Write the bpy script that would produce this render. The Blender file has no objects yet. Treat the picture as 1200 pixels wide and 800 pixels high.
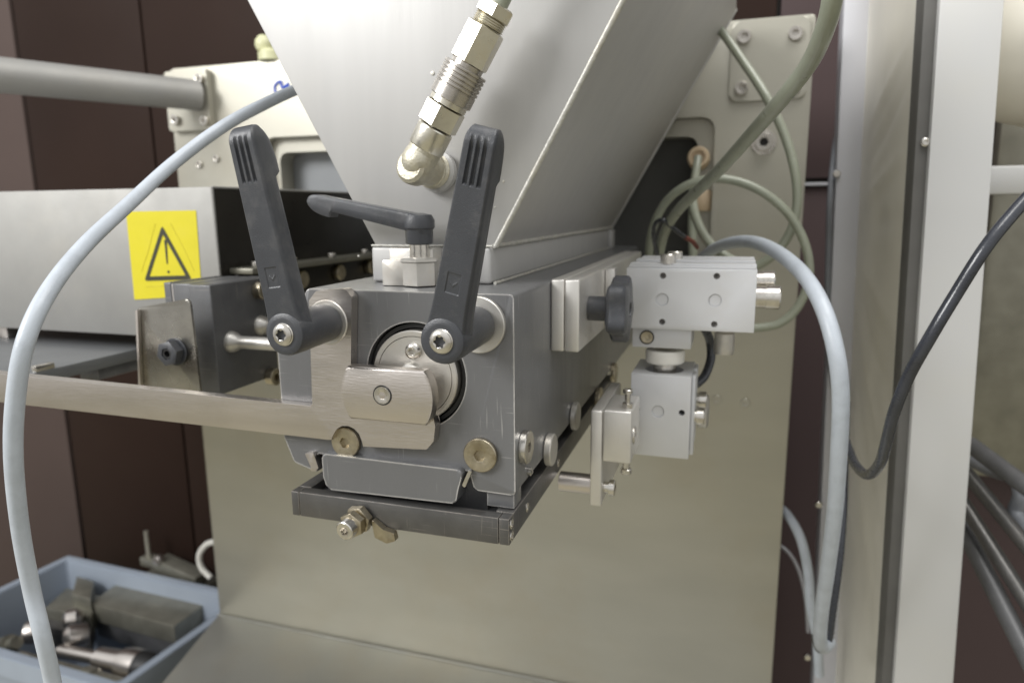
import bpy, bmesh, math, random
from mathutils import Vector, Matrix, noise
random.seed(4)
SC = bpy.context.scene
COL = SC.collection

# ------------------------------------------------------------------ camera, world, lights
F, D = 807.0, 0.40
PITCH, YAW, ROLL = math.radians(10.756), math.radians(-17.712), math.radians(-0.527)
fw = Vector((math.sin(YAW)*math.cos(PITCH), math.cos(YAW)*math.cos(PITCH), -math.sin(PITCH)))
rt = fw.cross(Vector((0, 0, 1))).normalized(); up = rt.cross(fw)
cr, sr = math.cos(ROLL), math.sin(ROLL)
RT = cr*rt + sr*up; UP = -sr*rt + cr*up
CAM = Vector((0, -D, 0))
cd = bpy.data.cameras.new("camera"); cam = bpy.data.objects.new("camera", cd); COL.objects.link(cam)
cam.matrix_world = Matrix(((RT.x, UP.x, -fw.x, CAM.x), (RT.y, UP.y, -fw.y, CAM.y), (RT.z, UP.z, -fw.z, CAM.z), (0, 0, 0, 1)))
cd.sensor_width = 36; cd.lens = F/1200*36; cd.clip_start = 0.01; cd.clip_end = 50
cd.dof.use_dof = True; cd.dof.focus_distance = 0.40; cd.dof.aperture_fstop = 7.5
SC.camera = cam

w = bpy.data.worlds.new("World"); SC.world = w; w.use_nodes = True
nt = w.node_tree; bg = nt.nodes["Background"]
tc = nt.nodes.new("ShaderNodeTexCoord"); sx = nt.nodes.new("ShaderNodeSeparateXYZ"); rp = nt.nodes.new("ShaderNodeValToRGB")
mr = nt.nodes.new("ShaderNodeMapRange"); mr.inputs[1].default_value = -1; mr.inputs[2].default_value = 1
nt.links.new(tc.outputs["Generated"], sx.inputs[0]); nt.links.new(sx.outputs["Z"], mr.inputs[0])
nt.links.new(mr.outputs[0], rp.inputs[0]); nt.links.new(rp.outputs[0], bg.inputs[0])
e = rp.color_ramp.elements
e[0].position = 0.0; e[0].color = (0.30, 0.28, 0.20, 1)
e[1].position = 1.0; e[1].color = (0.93, 0.95, 0.97, 1)
m_ = e.new(0.44); m_.color = (0.52, 0.505, 0.475, 1)
m_ = e.new(0.58); m_.color = (0.69, 0.69, 0.68, 1)
bg.inputs[1].default_value = 0.88

def area(name, loc, target, sx_, sy_, power, col):
    l = bpy.data.lights.new(name, 'AREA'); l.shape = 'RECTANGLE'; l.size = sx_; l.size_y = sy_; l.energy = power; l.color = col
    o = bpy.data.objects.new(name, l); COL.objects.link(o); o.location = loc
    o.rotation_euler = (Vector(target) - Vector(loc)).to_track_quat('-Z', 'Y').to_euler()
area("window_light", (-1.75, -1.5, 1.15), (-0.15, 0.1, 0), 1.1, 0.9, 46, (1.0, 0.995, 0.985))
area("overhead_fill", (0.5, -0.2, 2.1), (0.0, 0.3, 0), 1.8, 0.9, 30, (1.0, 0.98, 0.94))  # unseen overhead fill, added to brighten the top surfaces
SC.view_settings.view_transform = 'Standard'; SC.view_settings.look = 'None'
SC.view_settings.exposure = 0.28; SC.view_settings.gamma = 1.0
SC.cycles.max_bounces = 8
SC.cycles.use_denoising = True

# ------------------------------------------------------------------ pixel -> place helpers (points on real planes)
def ray(u, v): return RT*((u-600)/F) - UP*((v-400)/F) + fw
def P(u, v, Y): r = ray(u, v); return CAM + r*((Y+D)/r.y)
def PX(u, v, X): r = ray(u, v); return CAM + r*(X/r.x)
def PZ(u, v, Z): r = ray(u, v); return CAM + r*(Z/r.z)

# ------------------------------------------------------------------ materials
def mat(name, col, rough=0.4, metal=0.0, var=0.06, vscale=30, bump=0.0, bscale=400, stretch=(1, 1, 1), rvar=0.08,
        spec=0.5, wear=None, wearr=0.0012, stain=None, stain_amt=0.3, stain_scale=9, coat=0, dust=0.0):
    m = bpy.data.materials.new(name); m.use_nodes = True; t = m.node_tree; N = t.nodes; L = t.links
    b = N["Principled BSDF"]; b.inputs["Metallic"].default_value = metal; b.inputs["Specular IOR Level"].default_value = spec; b.inputs["Roughness"].default_value = rough
    co = N.new("ShaderNodeNewGeometry"); mp = N.new("ShaderNodeMapping"); mp.inputs["Scale"].default_value = stretch
    L.new(co.outputs["Position"], mp.inputs[0])
    n1 = N.new("ShaderNodeTexNoise"); n1.inputs["Scale"].default_value = vscale; n1.inputs["Detail"].default_value = 6; L.new(mp.outputs[0], n1.inputs[0])
    hi = [min(1, c*(1+var)) for c in col]; lo = [c*(1-var) for c in col]
    cr_ = N.new("ShaderNodeValToRGB"); cr_.color_ramp.elements[0].position = 0.3; cr_.color_ramp.elements[1].position = 0.7
    cr_.color_ramp.elements[0].color = (*lo, 1); cr_.color_ramp.elements[1].color = (*hi, 1); L.new(n1.outputs[0], cr_.inputs[0])
    out = cr_.outputs[0]
    def mix(a, bcol, fac_sock):
        mx = N.new("ShaderNodeMix"); mx.data_type = 'RGBA'; L.new(fac_sock, mx.inputs[0]); L.new(a, mx.inputs[6]); mx.inputs[7].default_value = (*bcol, 1); return mx.outputs[2]
    if stain:
        n2 = N.new("ShaderNodeTexNoise"); n2.inputs["Scale"].default_value = stain_scale; n2.inputs["Detail"].default_value = 8; n2.inputs["Roughness"].default_value = 0.65
        L.new(co.outputs["Position"], n2.inputs[0])
        r2 = N.new("ShaderNodeMapRange"); r2.inputs[1].default_value = 0.5; r2.inputs[2].default_value = 0.75; r2.inputs[4].default_value = stain_amt; L.new(n2.outputs[0], r2.inputs[0])
        out = mix(out, stain, r2.outputs[0])
    # fine scratches and specks
    if wear:
        bv = N.new("ShaderNodeBevel"); bv.samples = 4; bv.inputs[0].default_value = wearr
        dt = N.new("ShaderNodeVectorMath"); dt.operation = 'DOT_PRODUCT'; L.new(bv.outputs[0], dt.inputs[0]); L.new(co.outputs["Normal"], dt.inputs[1])
        n3 = N.new("ShaderNodeTexNoise"); n3.inputs["Scale"].default_value = 160; n3.inputs["Detail"].default_value = 5; L.new(co.outputs["Position"], n3.inputs[0])
        ad = N.new("ShaderNodeMath"); ad.operation = 'MULTIPLY_ADD'; L.new(n3.outputs[0], ad.inputs[0]); ad.inputs[1].default_value = -0.22; L.new(dt.outputs["Value"], ad.inputs[2])
        r3 = N.new("ShaderNodeMapRange"); r3.inputs[1].default_value = 0.84; r3.inputs[2].default_value = 0.74; r3.inputs[3].default_value = 0; r3.inputs[4].default_value = 0.95; L.new(ad.outputs[0], r3.inputs[0])
        out = mix(out, wear, r3.outputs[0])
        for rotv, sc_ in (((0.3, 0.5, 0.2), (900, 900, 30)), ((1.2, 0.2, 0.9), (30, 1100, 1100))):
            m4 = N.new("ShaderNodeMapping"); m4.inputs["Rotation"].default_value = rotv; m4.inputs["Scale"].default_value = sc_; L.new(co.outputs["Position"], m4.inputs[0])
            n4 = N.new("ShaderNodeTexNoise"); n4.inputs["Scale"].default_value = 1; n4.inputs["Detail"].default_value = 1; L.new(m4.outputs[0], n4.inputs[0])
            r4 = N.new("ShaderNodeMapRange"); r4.inputs[1].default_value = 0.71; r4.inputs[2].default_value = 0.80; r4.inputs[3].default_value = 0; r4.inputs[4].default_value = 0.35; L.new(n4.outputs[0], r4.inputs[0])
            out = mix(out, wear, r4.outputs[0])
    if dust:
        n6 = N.new("ShaderNodeTexNoise"); n6.inputs["Scale"].default_value = 70; n6.inputs["Detail"].default_value = 8; n6.inputs["Roughness"].default_value = 0.7; L.new(co.outputs["Position"], n6.inputs[0])
        r6 = N.new("ShaderNodeMapRange"); r6.inputs[1].default_value = 0.5; r6.inputs[2].default_value = 0.8; r6.inputs[4].default_value = dust; L.new(n6.outputs[0], r6.inputs[0])
        out = mix(out, (0.35, 0.33, 0.3), r6.outputs[0])
    L.new(out, b.inputs["Base Color"])
    nr = N.new("ShaderNodeTexNoise"); nr.inputs["Scale"].default_value = vscale*2.3; nr.inputs["Detail"].default_value = 5; L.new(mp.outputs[0], nr.inputs[0])
    rr = N.new("ShaderNodeMapRange"); rr.inputs[3].default_value = max(0.02, rough-rvar); rr.inputs[4].default_value = rough+rvar; L.new(nr.outputs[0], rr.inputs[0])
    L.new(rr.outputs[0], b.inputs["Roughness"])
    if bump:
        nb = N.new("ShaderNodeTexNoise"); nb.inputs["Scale"].default_value = bscale; nb.inputs["Detail"].default_value = 3; L.new(mp.outputs[0], nb.inputs[0])
        bp = N.new("ShaderNodeBump"); bp.inputs["Strength"].default_value = bump; bp.inputs["Distance"].default_value = 0.0005; L.new(nb.outputs[0], bp.inputs["Height"]); L.new(bp.outputs[0], b.inputs["Normal"])
    if coat: b.inputs["Coat Weight"].default_value = coat
    return m

M = dict(
 hopper=mat("satin_sheet_steel", (0.475, 0.470, 0.462), 0.50, 0.40, 0.025, 60, 0.10, 500, (1, 1, .06), rvar=0.05, stain=(0.62, 0.6, 0.54), stain_amt=0.25, stain_scale=6),
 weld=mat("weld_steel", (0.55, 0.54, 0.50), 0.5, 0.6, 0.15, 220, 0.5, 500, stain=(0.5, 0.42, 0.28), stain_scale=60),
 steel=mat("brushed_steel", (0.64, 0.595, 0.555), 0.31, 1.0, 0.06, 60, 0.25, 900, (0.15, 1, 1), stain=(0.4, 0.35, 0.28), stain_amt=0.2, stain_scale=30),
 cast=mat("cast_steel", (0.62, 0.60, 0.56), 0.40, 0.8, 0.08, 90, 0.12, 900, stain=(0.38, 0.28, 0.16), stain_amt=0.35, stain_scale=45),
 block=mat("grey_anodised_block", (0.175, 0.176, 0.180), 0.33, 0.35, 0.03, 60, 0.2, 900, (1, 1, .12), wear=(0.72, 0.70, 0.67), wearr=0.0020, stain=(0.15, 0.15, 0.15), stain_amt=0.3, stain_scale=9, dust=0.02),  # worn edges, toned extra pale to paint in the edge highlight too
 dblock=mat("dark_anodised_plate", (0.125, 0.126, 0.130), 0.42, 0.4, 0.12, 50, 0.3, 800, wear=(0.42, 0.38, 0.33), wearr=0.0009, dust=0.08),
 tray=mat("worn_grey_bar", (0.125, 0.122, 0.118), 0.36, 0.6, 0.12, 60, 0.3, 800, wear=(0.50, 0.45, 0.40), wearr=0.001, stain=(0.17, 0.145, 0.12), stain_amt=0.3, stain_scale=22),
 plastic=mat("charcoal_plastic", (0.047, 0.0495, 0.056), 0.32, 0.0, 0.08, 60, 0.4, 1800, dust=0.16),
 screw=mat("zinc_screw", (0.66, 0.635, 0.59), 0.24, 1.0, 0.10, 200, 0.1, 900, stain=(0.38, 0.32, 0.25), stain_amt=0.5, stain_scale=90),
 yscrew=mat("yellowed_zinc_screw", (0.46, 0.41, 0.31), 0.32, 1.0, 0.18, 160, 0.3, 900, stain=(0.22, 0.16, 0.09), stain_amt=0.7, stain_scale=70),
 nickel=mat("nickel_plated_brass", (0.74, 0.71, 0.62), 0.30, 1.0, 0.08, 120, 0.2, 600, stain=(0.55, 0.45, 0.25), stain_amt=0.5, stain_scale=60),
 castn=mat("cast_nickel_elbow", (0.60, 0.57, 0.47), 0.46, 0.75, 0.10, 120, 0.8, 500, stain=(0.45, 0.36, 0.2), stain_amt=0.5, stain_scale=70),
 sleeve=mat("turned_steel_sleeve", (0.52, 0.49, 0.45), 0.28, 1.0, 0.06, 100, 0.1, 600),
 alu=mat("anodised_aluminium", (0.66, 0.665, 0.68), 0.45, 0.35, 0.02, 40, 0.25, 1800, stain=(0.60, 0.57, 0.52), stain_amt=0.35, stain_scale=25),
 rear=mat("stained_rear_plate", (0.45, 0.435, 0.375), 0.40, 0.62, 0.05, 5, 0.2, 300, (1, 1, 3), stain=(0.40, 0.33, 0.22), stain_amt=0.35, stain_scale=4),
 chute=mat("chute_sheet_steel", (0.35, 0.345, 0.31), 0.45, 0.85, 0.05, 8, 0.2, 300, stain=(0.4, 0.34, 0.24), stain_amt=0.3, stain_scale=7),
 conv=mat("conveyor_sheet_steel", (0.34, 0.335, 0.32), 0.6, 0.5, 0.05, 20, 0.2, 300, stain=(0.42, 0.40, 0.36), stain_amt=0.4, stain_scale=12),
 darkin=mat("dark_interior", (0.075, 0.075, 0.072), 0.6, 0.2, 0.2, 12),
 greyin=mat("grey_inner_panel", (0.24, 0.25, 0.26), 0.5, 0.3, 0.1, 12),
 black=mat("black_rubber", (0.018, 0.018, 0.018), 0.5, 0.0, 0.2, 80, 0.2, 600),
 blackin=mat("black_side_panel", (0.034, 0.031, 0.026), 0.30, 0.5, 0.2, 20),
 bluecable=mat("pale_blue_grey_cable", (0.47, 0.51, 0.56), 0.38, 0.0, 0.06, 60, 0.25, 700, stain=(0.26, 0.28, 0.30), stain_amt=0.35, stain_scale=50),
 greencable=mat("grey_green_hose", (0.31, 0.33, 0.26), 0.30, 0.0, 0.08, 40, 0.2, 500, stain=(0.2, 0.2, 0.15), stain_amt=0.4, stain_scale=30, coat=0.2),
 greycable=mat("grey_cable", (0.20, 0.21, 0.23), 0.38, 0.0, 0.08, 40, 0.2, 500),
 blackcable=mat("black_cable", (0.030, 0.033, 0.042), 0.28, 0.0, 0.2, 60, 0.3, 500, coat=0.3),
 redwire=mat("red_wire", (0.20, 0.05, 0.035), 0.4),
 ptfe=mat("white_nylon", (0.78, 0.76, 0.70), 0.4, 0.0, 0.03, 60),
 yellow=mat("yellow_sticker", (0.64, 0.56, 0.018), 0.42, 0.0, 0.04, 40, 0.2, 200, stain=(0.55, 0.47, 0.05), stain_amt=0.4, stain_scale=40),
 ink=mat("dark_olive_print", (0.035, 0.035, 0.02), 0.5),
 ghost=mat("faint_print", (0.45, 0.38, 0.03), 0.5),
 blueink=mat("blue_marker", (0.03, 0.08, 0.45), 0.5),
 plug=mat("cream_plastic", (0.58, 0.58, 0.36), 0.4, 0.0, 0.08, 30),
 peach=mat("peach_fitting", (0.60, 0.47, 0.32), 0.4, 0.2, 0.08, 30),
 wall=mat("brown_wall_panel", (0.027, 0.0150, 0.0112), 0.6, 0.0, 0.12, 3, 0.1, 60, spec=0.12),
 wall2=mat("mauve_wall_panel", (0.092, 0.067, 0.060), 0.6, 0.0, 0.06, 3, 0.1, 60, spec=0.15),
 wallr=mat("mauve_brown_panel", (0.085, 0.060, 0.060), 0.5, 0.0, 0.06, 3, 0.1, 60, spec=0.2),
 floor=mat("olive_floor", (0.31, 0.285, 0.20), 0.5, 0.0, 0.1, 4, 0.2, 40),
 crate=mat("blue_grey_crate_plastic", (0.34, 0.385, 0.45), 0.42, 0.0, 0.06, 8, 0.1, 200),
 column=mat("white_column_paint", (0.60, 0.60, 0.595), 0.4, 0.15, 0.02, 5, 0.1, 200, stain=(0.62, 0.6, 0.52), stain_amt=0.3, stain_scale=5),
 cloth=mat("beige_film", (0.78, 0.75, 0.66), 0.42, 0.0, 0.06, 10, 0.1, 200),
 lilac=mat("lilac_grey_strip", (0.55, 0.55, 0.58), 0.4, 0.1, 0.03, 10),
 gasket=mat("grey_gasket", (0.12, 0.117, 0.11), 0.6, 0.0, 0.08, 30),
 pale=mat('pale_satin_steel', (0.74, 0.72, 0.685), 0.40, 0.75, 0.04, 60, 0.2, 900, stain=(0.6, 0.54, 0.46), stain_amt=0.3, stain_scale=30),
 burnished=mat('burnished_plate', (0.40, 0.385, 0.35), 0.27, 1.0, 0.25, 25, 0.15, 300, stain=(0.22, 0.2, 0.17), stain_amt=0.6, stain_scale=35),
 bedgrey=mat('grey_bed_plate', (0.14, 0.145, 0.15), 0.4, 0.3, 0.1, 12),
 gunmetal=mat("oiled_steel_part", (0.27, 0.26, 0.215), 0.4, 0.6, 0.15, 30),
)

# ------------------------------------------------------------------ object helpers
WL = {}
def thing(name, label, cat, loc, group=None):
    o = bpy.data.objects.new(name, None); COL.objects.link(o); o.location = loc; o.empty_display_size = 0.02
    o['label'] = label; o['category'] = cat
    if group: o['group'] = group
    WL[o.name] = Vector(loc); return o
def finish(name, bm, m, parent=None, sharp=35, sub=0):
    bmesh.ops.recalc_face_normals(bm, faces=bm.faces)
    c = Vector((0, 0, 0))
    if len(bm.verts):
        mn = Vector([min(v.co[i] for v in bm.verts) for i in range(3)]); mx = Vector([max(v.co[i] for v in bm.verts) for i in range(3)]); c = (mn+mx)/2
    for v in bm.verts: v.co -= c
    me = bpy.data.meshes.new(name); bm.to_mesh(me); bm.free()
    for p in me.polygons: p.use_smooth = True
    me.set_sharp_from_angle(angle=math.radians(sharp))
    me.materials.append(M[m] if isinstance(m, str) else m)
    o = bpy.data.objects.new(name, me); COL.objects.link(o)
    if parent is not None: o.parent = parent; o.location = c - WL[parent.name]
    else: o.location = c
    WL[o.name] = c
    return o
def tag(o, label=None, cat=None, group=None, kind=None):
    for k, v in (('label', label), ('category', cat), ('group', group), ('kind', kind)):
        if v: o[k] = v
    return o
def cube_bm(x0, x1, y0, y1, z0, z1, bev=0.0008, seg=2, bm=None):
    b2 = bmesh.new()
    vs = [b2.verts.new(p) for p in ((x0, y0, z0), (x1, y0, z0), (x1, y1, z0), (x0, y1, z0), (x0, y0, z1), (x1, y0, z1), (x1, y1, z1), (x0, y1, z1))]
    for f in ((0, 3, 2, 1), (4, 5, 6, 7), (0, 1, 5, 4), (1, 2, 6, 5), (2, 3, 7, 6), (3, 0, 4, 7)): b2.faces.new([vs[i] for i in f])
    if bev: bmesh.ops.bevel(b2, geom=list(b2.edges), offset=bev, segments=seg, affect='EDGES', profile=0.5)
    if bm is None: return b2
    merge(bm, b2); return bm
def merge(bm, b2):
    mp = {}
    for v in b2.verts: mp[v] = bm.verts.new(v.co)
    for f in b2.faces: bm.faces.new([mp[v] for v in f.verts])
    b2.free()
def box(name, b, m, parent=None, bev=0.0008, seg=2): return finish(name, cube_bm(*b, bev=bev, seg=seg), m, parent)
def round_poly(pts, rads, n=6):
    out = []; N = len(pts)
    for i, p in enumerate(pts):
        r = rads[i] if isinstance(rads, (list, tuple)) else rads
        p = Vector(p); a = Vector(pts[i-1]) - p; b = Vector(pts[(i+1) % N]) - p
        if r <= 0: out.append(p); continue
        an = a.angle(b)/2; t = min(r/math.tan(an), a.length*.48, b.length*.48)
        s = p + a.normalized()*t; e_ = p + b.normalized()*t
        for k in range(n+1):
            q = k/n; out.append((1-q)**2*s + 2*q*(1-q)*p + q*q*e_)
    return out
def prism_bm(pts, d0, d1, axis='y', bev=0.0006, seg=2, bevall=True):
    """pts 2D -> extruded. axis y: (x,z); x: (y,z); z: (x,y)"""
    def mk(p, d): return {'y': (p[0], d, p[1]), 'x': (d, p[0], p[1]), 'z': (p[0], p[1], d)}[axis]
    bm = bmesh.new(); A = [bm.verts.new(mk(p, d0)) for p in pts]; B = [bm.verts.new(mk(p, d1)) for p in pts]; n = len(pts)
    fa = bm.faces.new(A); fb = bm.faces.new(B[::-1])
    for i in range(n): bm.faces.new((A[i], B[i], B[(i+1) % n], A[(i+1) % n]))
    if bev:
        es = [e_ for e_ in list(fa.edges) + list(fb.edges)]
        if bevall == 'front': es = list(fa.edges)
        bmesh.ops.bevel(bm, geom=es, offset=bev, segments=seg, affect='EDGES', profile=0.5)
    bmesh.ops.triangulate(bm, faces=[f for f in bm.faces if len(f.verts) > 8])
    return bm
def prism(name, pts, d0, d1, m, parent=None, axis='y', bev=0.0006, seg=2): return finish(name, prism_bm(pts, d0, d1, axis, bev, seg), m, parent)
def basis(axis):
    a = Vector(axis).normalized(); h = Vector((0, 0, 1)) if abs(a.z) < 0.9 else Vector((1, 0, 0))
    u_ = h.cross(a).normalized(); v_ = a.cross(u_); return u_, v_, a
def lathe_bm(o, axis, prof, seg=32, rmod=None, rot=0.0, bm=None, closed=True):
    """prof list (radius, height[, modulated]) ; first & last capped when radius 0"""
    bm = bm or bmesh.new(); u_, v_, a = basis(axis); o = Vector(o); rings = []
    for pr in prof:
        r, h = pr[0], pr[1]
        if r <= 1e-7: rings.append([bm.verts.new(o + a*h)]); continue
        ring = []
        for k in range(seg):
            t = 2*math.pi*k/seg + rot; rr = r*(pr[2](t) if len(pr) > 2 and pr[2] else 1)
            ring.append(bm.verts.new(o + a*h + (u_*math.cos(t) + v_*math.sin(t))*rr))
        rings.append(ring)
    for A, B in zip(rings, rings[1:]):
        if len(A) == 1 and len(B) == 1: continue
        for k in range(seg):
            j = (k+1) % seg
            if len(A) == 1: bm.faces.new((A[0], B[j], B[k]))
            elif len(B) == 1: bm.faces.new((A[k], A[j], B[0]))
            else: bm.faces.new((A[k], A[j], B[j], B[k]))
    return bm
def lathe(name, o, axis, prof, m, parent=None, seg=32, rot=0.0): return finish(name, lathe_bm(o, axis, prof, seg, rot=rot), m, parent)
def cyl(name, o, axis, r, h, m, parent=None, seg=32, c=0.0006, rot=0.0):
    return lathe(name, o, axis, [(0, 0), (r-c, 0), (r, c), (r, h-c), (r-c, h), (0, h)], m, parent, seg, rot)
hexm = lambda t: math.cos(math.pi/6)/math.cos((t % (math.pi/3)) - math.pi/6)
torx = lambda t: 1 + .16*math.cos(6*t)
def bolt(name, o, axis, r, h, m, parent, sock='hex', rs=None, dome=0.0, c=0.0006, seg=36, depth=None):
    """head standing from o along axis, with a real socket recess"""
    rs = rs or r*0.45; md = hexm if sock == 'hex' else torx; dp = depth or h*0.7
    prof = [(0, h-dp), (rs*1.0, h-dp, md), (rs, h+dome-0.0002, md), (rs*1.14, h+dome)]
    if dome:
        for k in range(1, 6):
            q = k/6; prof.append((rs*1.14 + (r-rs*1.14)*q, h + dome*(1-q**2.2)))
    prof += [(r-c, h), (r, h-c), (r, c*.3), (r-c*.5, 0), (0, 0)]
    return lathe(name, o, axis, prof, m, parent, seg, rot=0.3)
def nut(name, o, axis, r, h, m, parent, rot=0.0, hole=0.0):
    c = r*0.07
    prof = ([(hole, h)] if hole else [(0, h)]) + [(r*0.88, h), (r, h-c), (r, c), (r*0.88, 0)] + ([(hole, 0), (hole, h)] if hole else [(0, 0)])
    return lathe(name, o, axis, prof, m, parent, 6, rot)
def catmull(pts, n=10):
    out = []; p = [pts[0]] + list(pts) + [pts[-1]]
    for i in range(1, len(p)-2):
        for k in range(n):
            t = k/n; a, b, c, d = p[i-1], p[i], p[i+1], p[i+2]
            out.append(0.5*((2*b) + (c-a)*t + (2*a-5*b+4*c-d)*t*t + (3*b-a-3*c+d)*t**3))
    out.append(p[-2]); return out
def tube_bm(path, r, seg=16, bm=None, rf=None):
    bm = bm or bmesh.new(); rings = []; prev = None
    for i, p in enumerate(path):
        t = (path[min(i+1, len(path)-1)] - path[max(i-1, 0)]).normalized()
        if prev is None: u_, v_, _ = basis(t)
        else:
            u_ = (prev - t*prev.dot(t)).normalized(); v_ = t.cross(u_)
        prev = u_; rr = rf(i) if rf else r
        rings.append([bm.verts.new(p + (u_*math.cos(2*math.pi*k/seg) + v_*math.sin(2*math.pi*k/seg))*rr) for k in range(seg)])
    for A, B in zip(rings, rings[1:]):
        for k in range(seg): bm.faces.new((A[k], A[(k+1) % seg], B[(k+1) % seg], B[k]))
    bm.faces.new(rings[0][::-1]); bm.faces.new(rings[-1]); return bm
def cable(name, pix, r, m, label=None, cat=None, parent=None, group=None, n=10):
    pts = [P(u, v, Y) for u, v, Y in pix]
    o = finish(name, tube_bm(catmull(pts, n), r), m, parent, sharp=60)
    return tag(o, label, cat, group) if label else o
def boolean(o, cutters, op='DIFFERENCE'):
    for c in cutters:
        md = o.modifiers.new("cut", 'BOOLEAN'); md.object = c; md.operation = op; md.solver = 'EXACT'
    bpy.context.view_layer.update()
    dg = bpy.context.evaluated_depsgraph_get(); me = bpy.data.meshes.new_from_object(o.evaluated_get(dg))
    o.modifiers.clear(); o.data = me
    for p in me.polygons: p.use_smooth = True
    me.set_sharp_from_angle(angle=math.radians(30))
    for c in cutters: bpy.data.objects.remove(c)
FR = Vector((0, -1, 0)); RX = Vector((1, 0, 0)); UZ = Vector((0, 0, 1))
px = 0.000496  # metres per photograph pixel at the plane Y=0

# ------------------------------------------------------------------ setting: floor and walls
fl = tag(box('floor', (-4, 4, -4, 1.2, -1.2, -1.15), 'floor', bev=0), kind='structure')
wl = tag(box('wall', (-4, 4, 0.90, 1.0, -1.2, 2.2), 'blackin', bev=0), kind='structure')
def panel(x0, x1, z0, z1, m): box('panel', (x0, x1, 0.875, 0.902, z0, z1), m, wl, bev=0.003)
panel(-3.0, -1.618, -1.15, 2.1, 'wall2')
panel(-1.606, -1.245, -1.15, 2.1, 'wall')
panel(-1.240, -0.70, -1.15, 2.1, 'wall')
panel(-0.695, 0.05, -1.15, 2.1, 'wall')
panel(0.056, 0.60, 0.048, 2.1, 'wallr')
panel(0.056, 0.60, -1.15, 0.034, 'wallr')
panel(0.606, 2.5, -1.15, 2.1, 'blackin')
box('seam_strip', (0.056, 0.60, 0.868, 0.876, 0.036, 0.041), 'lilac', wl, bev=0.0005)

# ------------------------------------------------------------------ rear machine cabinet with cut-out and chute
YB = 0.60
cab = thing('machine_cabinet', 'tall stained steel machine back plate with rounded opening behind the grey block', 'machine cabinet', (-0.42, YB, -0.9))
pl = prism('rear_plate', round_poly([(-0.930, -0.778), (0.088, -0.95), (0.086, 0.2395), (-0.928, 0.2405)], [0, 0, 0.006, 0.012]), YB, YB+0.006, 'rear', cab, bev=0.0015)
def rrect(x0, x1, z0, z1, r): return round_poly([(x0, z0), (x1, z0), (x1, z1), (x0, z1)], r)
cut = prism('cutter', rrect(-0.745, -0.029, -0.10, 0.122, 0.022), YB-0.05, YB+0.05, 'rear', None, bev=0)
boolean(pl, [cut])
# the edge of the opening is a folded rim
bm = bmesh.new()
def ring_bm(bm, outer, inner, y0, y1, y1i=None):
    y1i = y1 if y1i is None else y1i
    n = len(outer); V = [[bm.verts.new((p[0], y, p[1])) for p in pp] for pp, y in ((outer, y0), (outer, y1), (inner, y1i), (inner, y0))]
    for a in range(4):
        A, B = V[a], V[(a+1) % 4]
        for i in range(n): bm.faces.new((A[i], A[(i+1) % n], B[(i+1) % n], B[i]))
ring_bm(bm, rrect(-0.7495, -0.0245, -0.1045, 0.1265, 0.026), rrect(-0.7440, -0.0300, -0.0990, 0.1210, 0.021), YB-0.004, YB+0.012)
finish('opening_rim', bm, 'rear', cab)
bm = bmesh.new(); ring_bm(bm, rrect(-0.7435, -0.0305, -0.0985, 0.1205, 0.021), rrect(-0.728, -0.052, -0.09, 0.098, 0.018), YB+0.014, YB+0.05, YB+0.05)
finish('inner_lip', bm, 'rear', cab)
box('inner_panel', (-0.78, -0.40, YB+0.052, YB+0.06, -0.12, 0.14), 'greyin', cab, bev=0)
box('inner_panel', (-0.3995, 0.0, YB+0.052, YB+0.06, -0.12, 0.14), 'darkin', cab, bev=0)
# access plate with four screws
q = lambda u, v, dy: P(u, v, YB-dy)
a0, a1 = q(858, 30, .004), q(944, 115, .004)
ap = prism('access_plate', rrect(a0.x, a1.x, a1.z, a0.z+0.004, 0.010), YB-0.005, YB-0.0005, 'rear', cab, bev=0.0008)
for (u, v) in ((872, 44), (932, 40), (869, 104), (930, 103)):
    bolt('screw', q(u, v, .0052), FR, 0.0086, 0.006, 'sleeve', ap, rs=0.0044, depth=.005)
for (u, v, r) in ((895, 167, .013),):
    cyl('washer', q(u, v, .0005), FR, 0.0160, 0.0025, 'sleeve', cab); bolt('bolt', q(u, v, .003), FR, 0.0115, 0.011, 'sleeve', cab, rs=0.0062, depth=.009); lathe('socket', q(u, v, .006), FR, [(0, 0), (.0058, 0), (.0058, .001), (0, .001)], 'black', cab, 6)  # black disc puts the shade of the bolt recess into the colour
for (u, v) in ((792, 125), (840, 468), (873, 472)):
    bolt('screw', q(u, v, .0005), FR, 0.0065, 0.0015, 'rear', cab, rs=0.003)
for (u, v) in ((234, 193), (254, 186)): bolt('screw', q(u, v, .0005), FR, 0.006, 0.004, 'screw', cab, rs=0.003)
# blue marker scribble and stains
for pts in ([(327, 112), (325, 103), (330, 97), (334, 99)], [(332, 96), (334, 104), (340, 101), (344, 110)], [(341, 98), (339, 104), (342, 108)], [(333, 103), (342, 106)]):
    finish('marker_stroke', tube_bm(catmull([q(u-3, v-1, 0.0006) for u, v in pts], 5), 0.0021, 8), 'blueink', cab)
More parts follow.
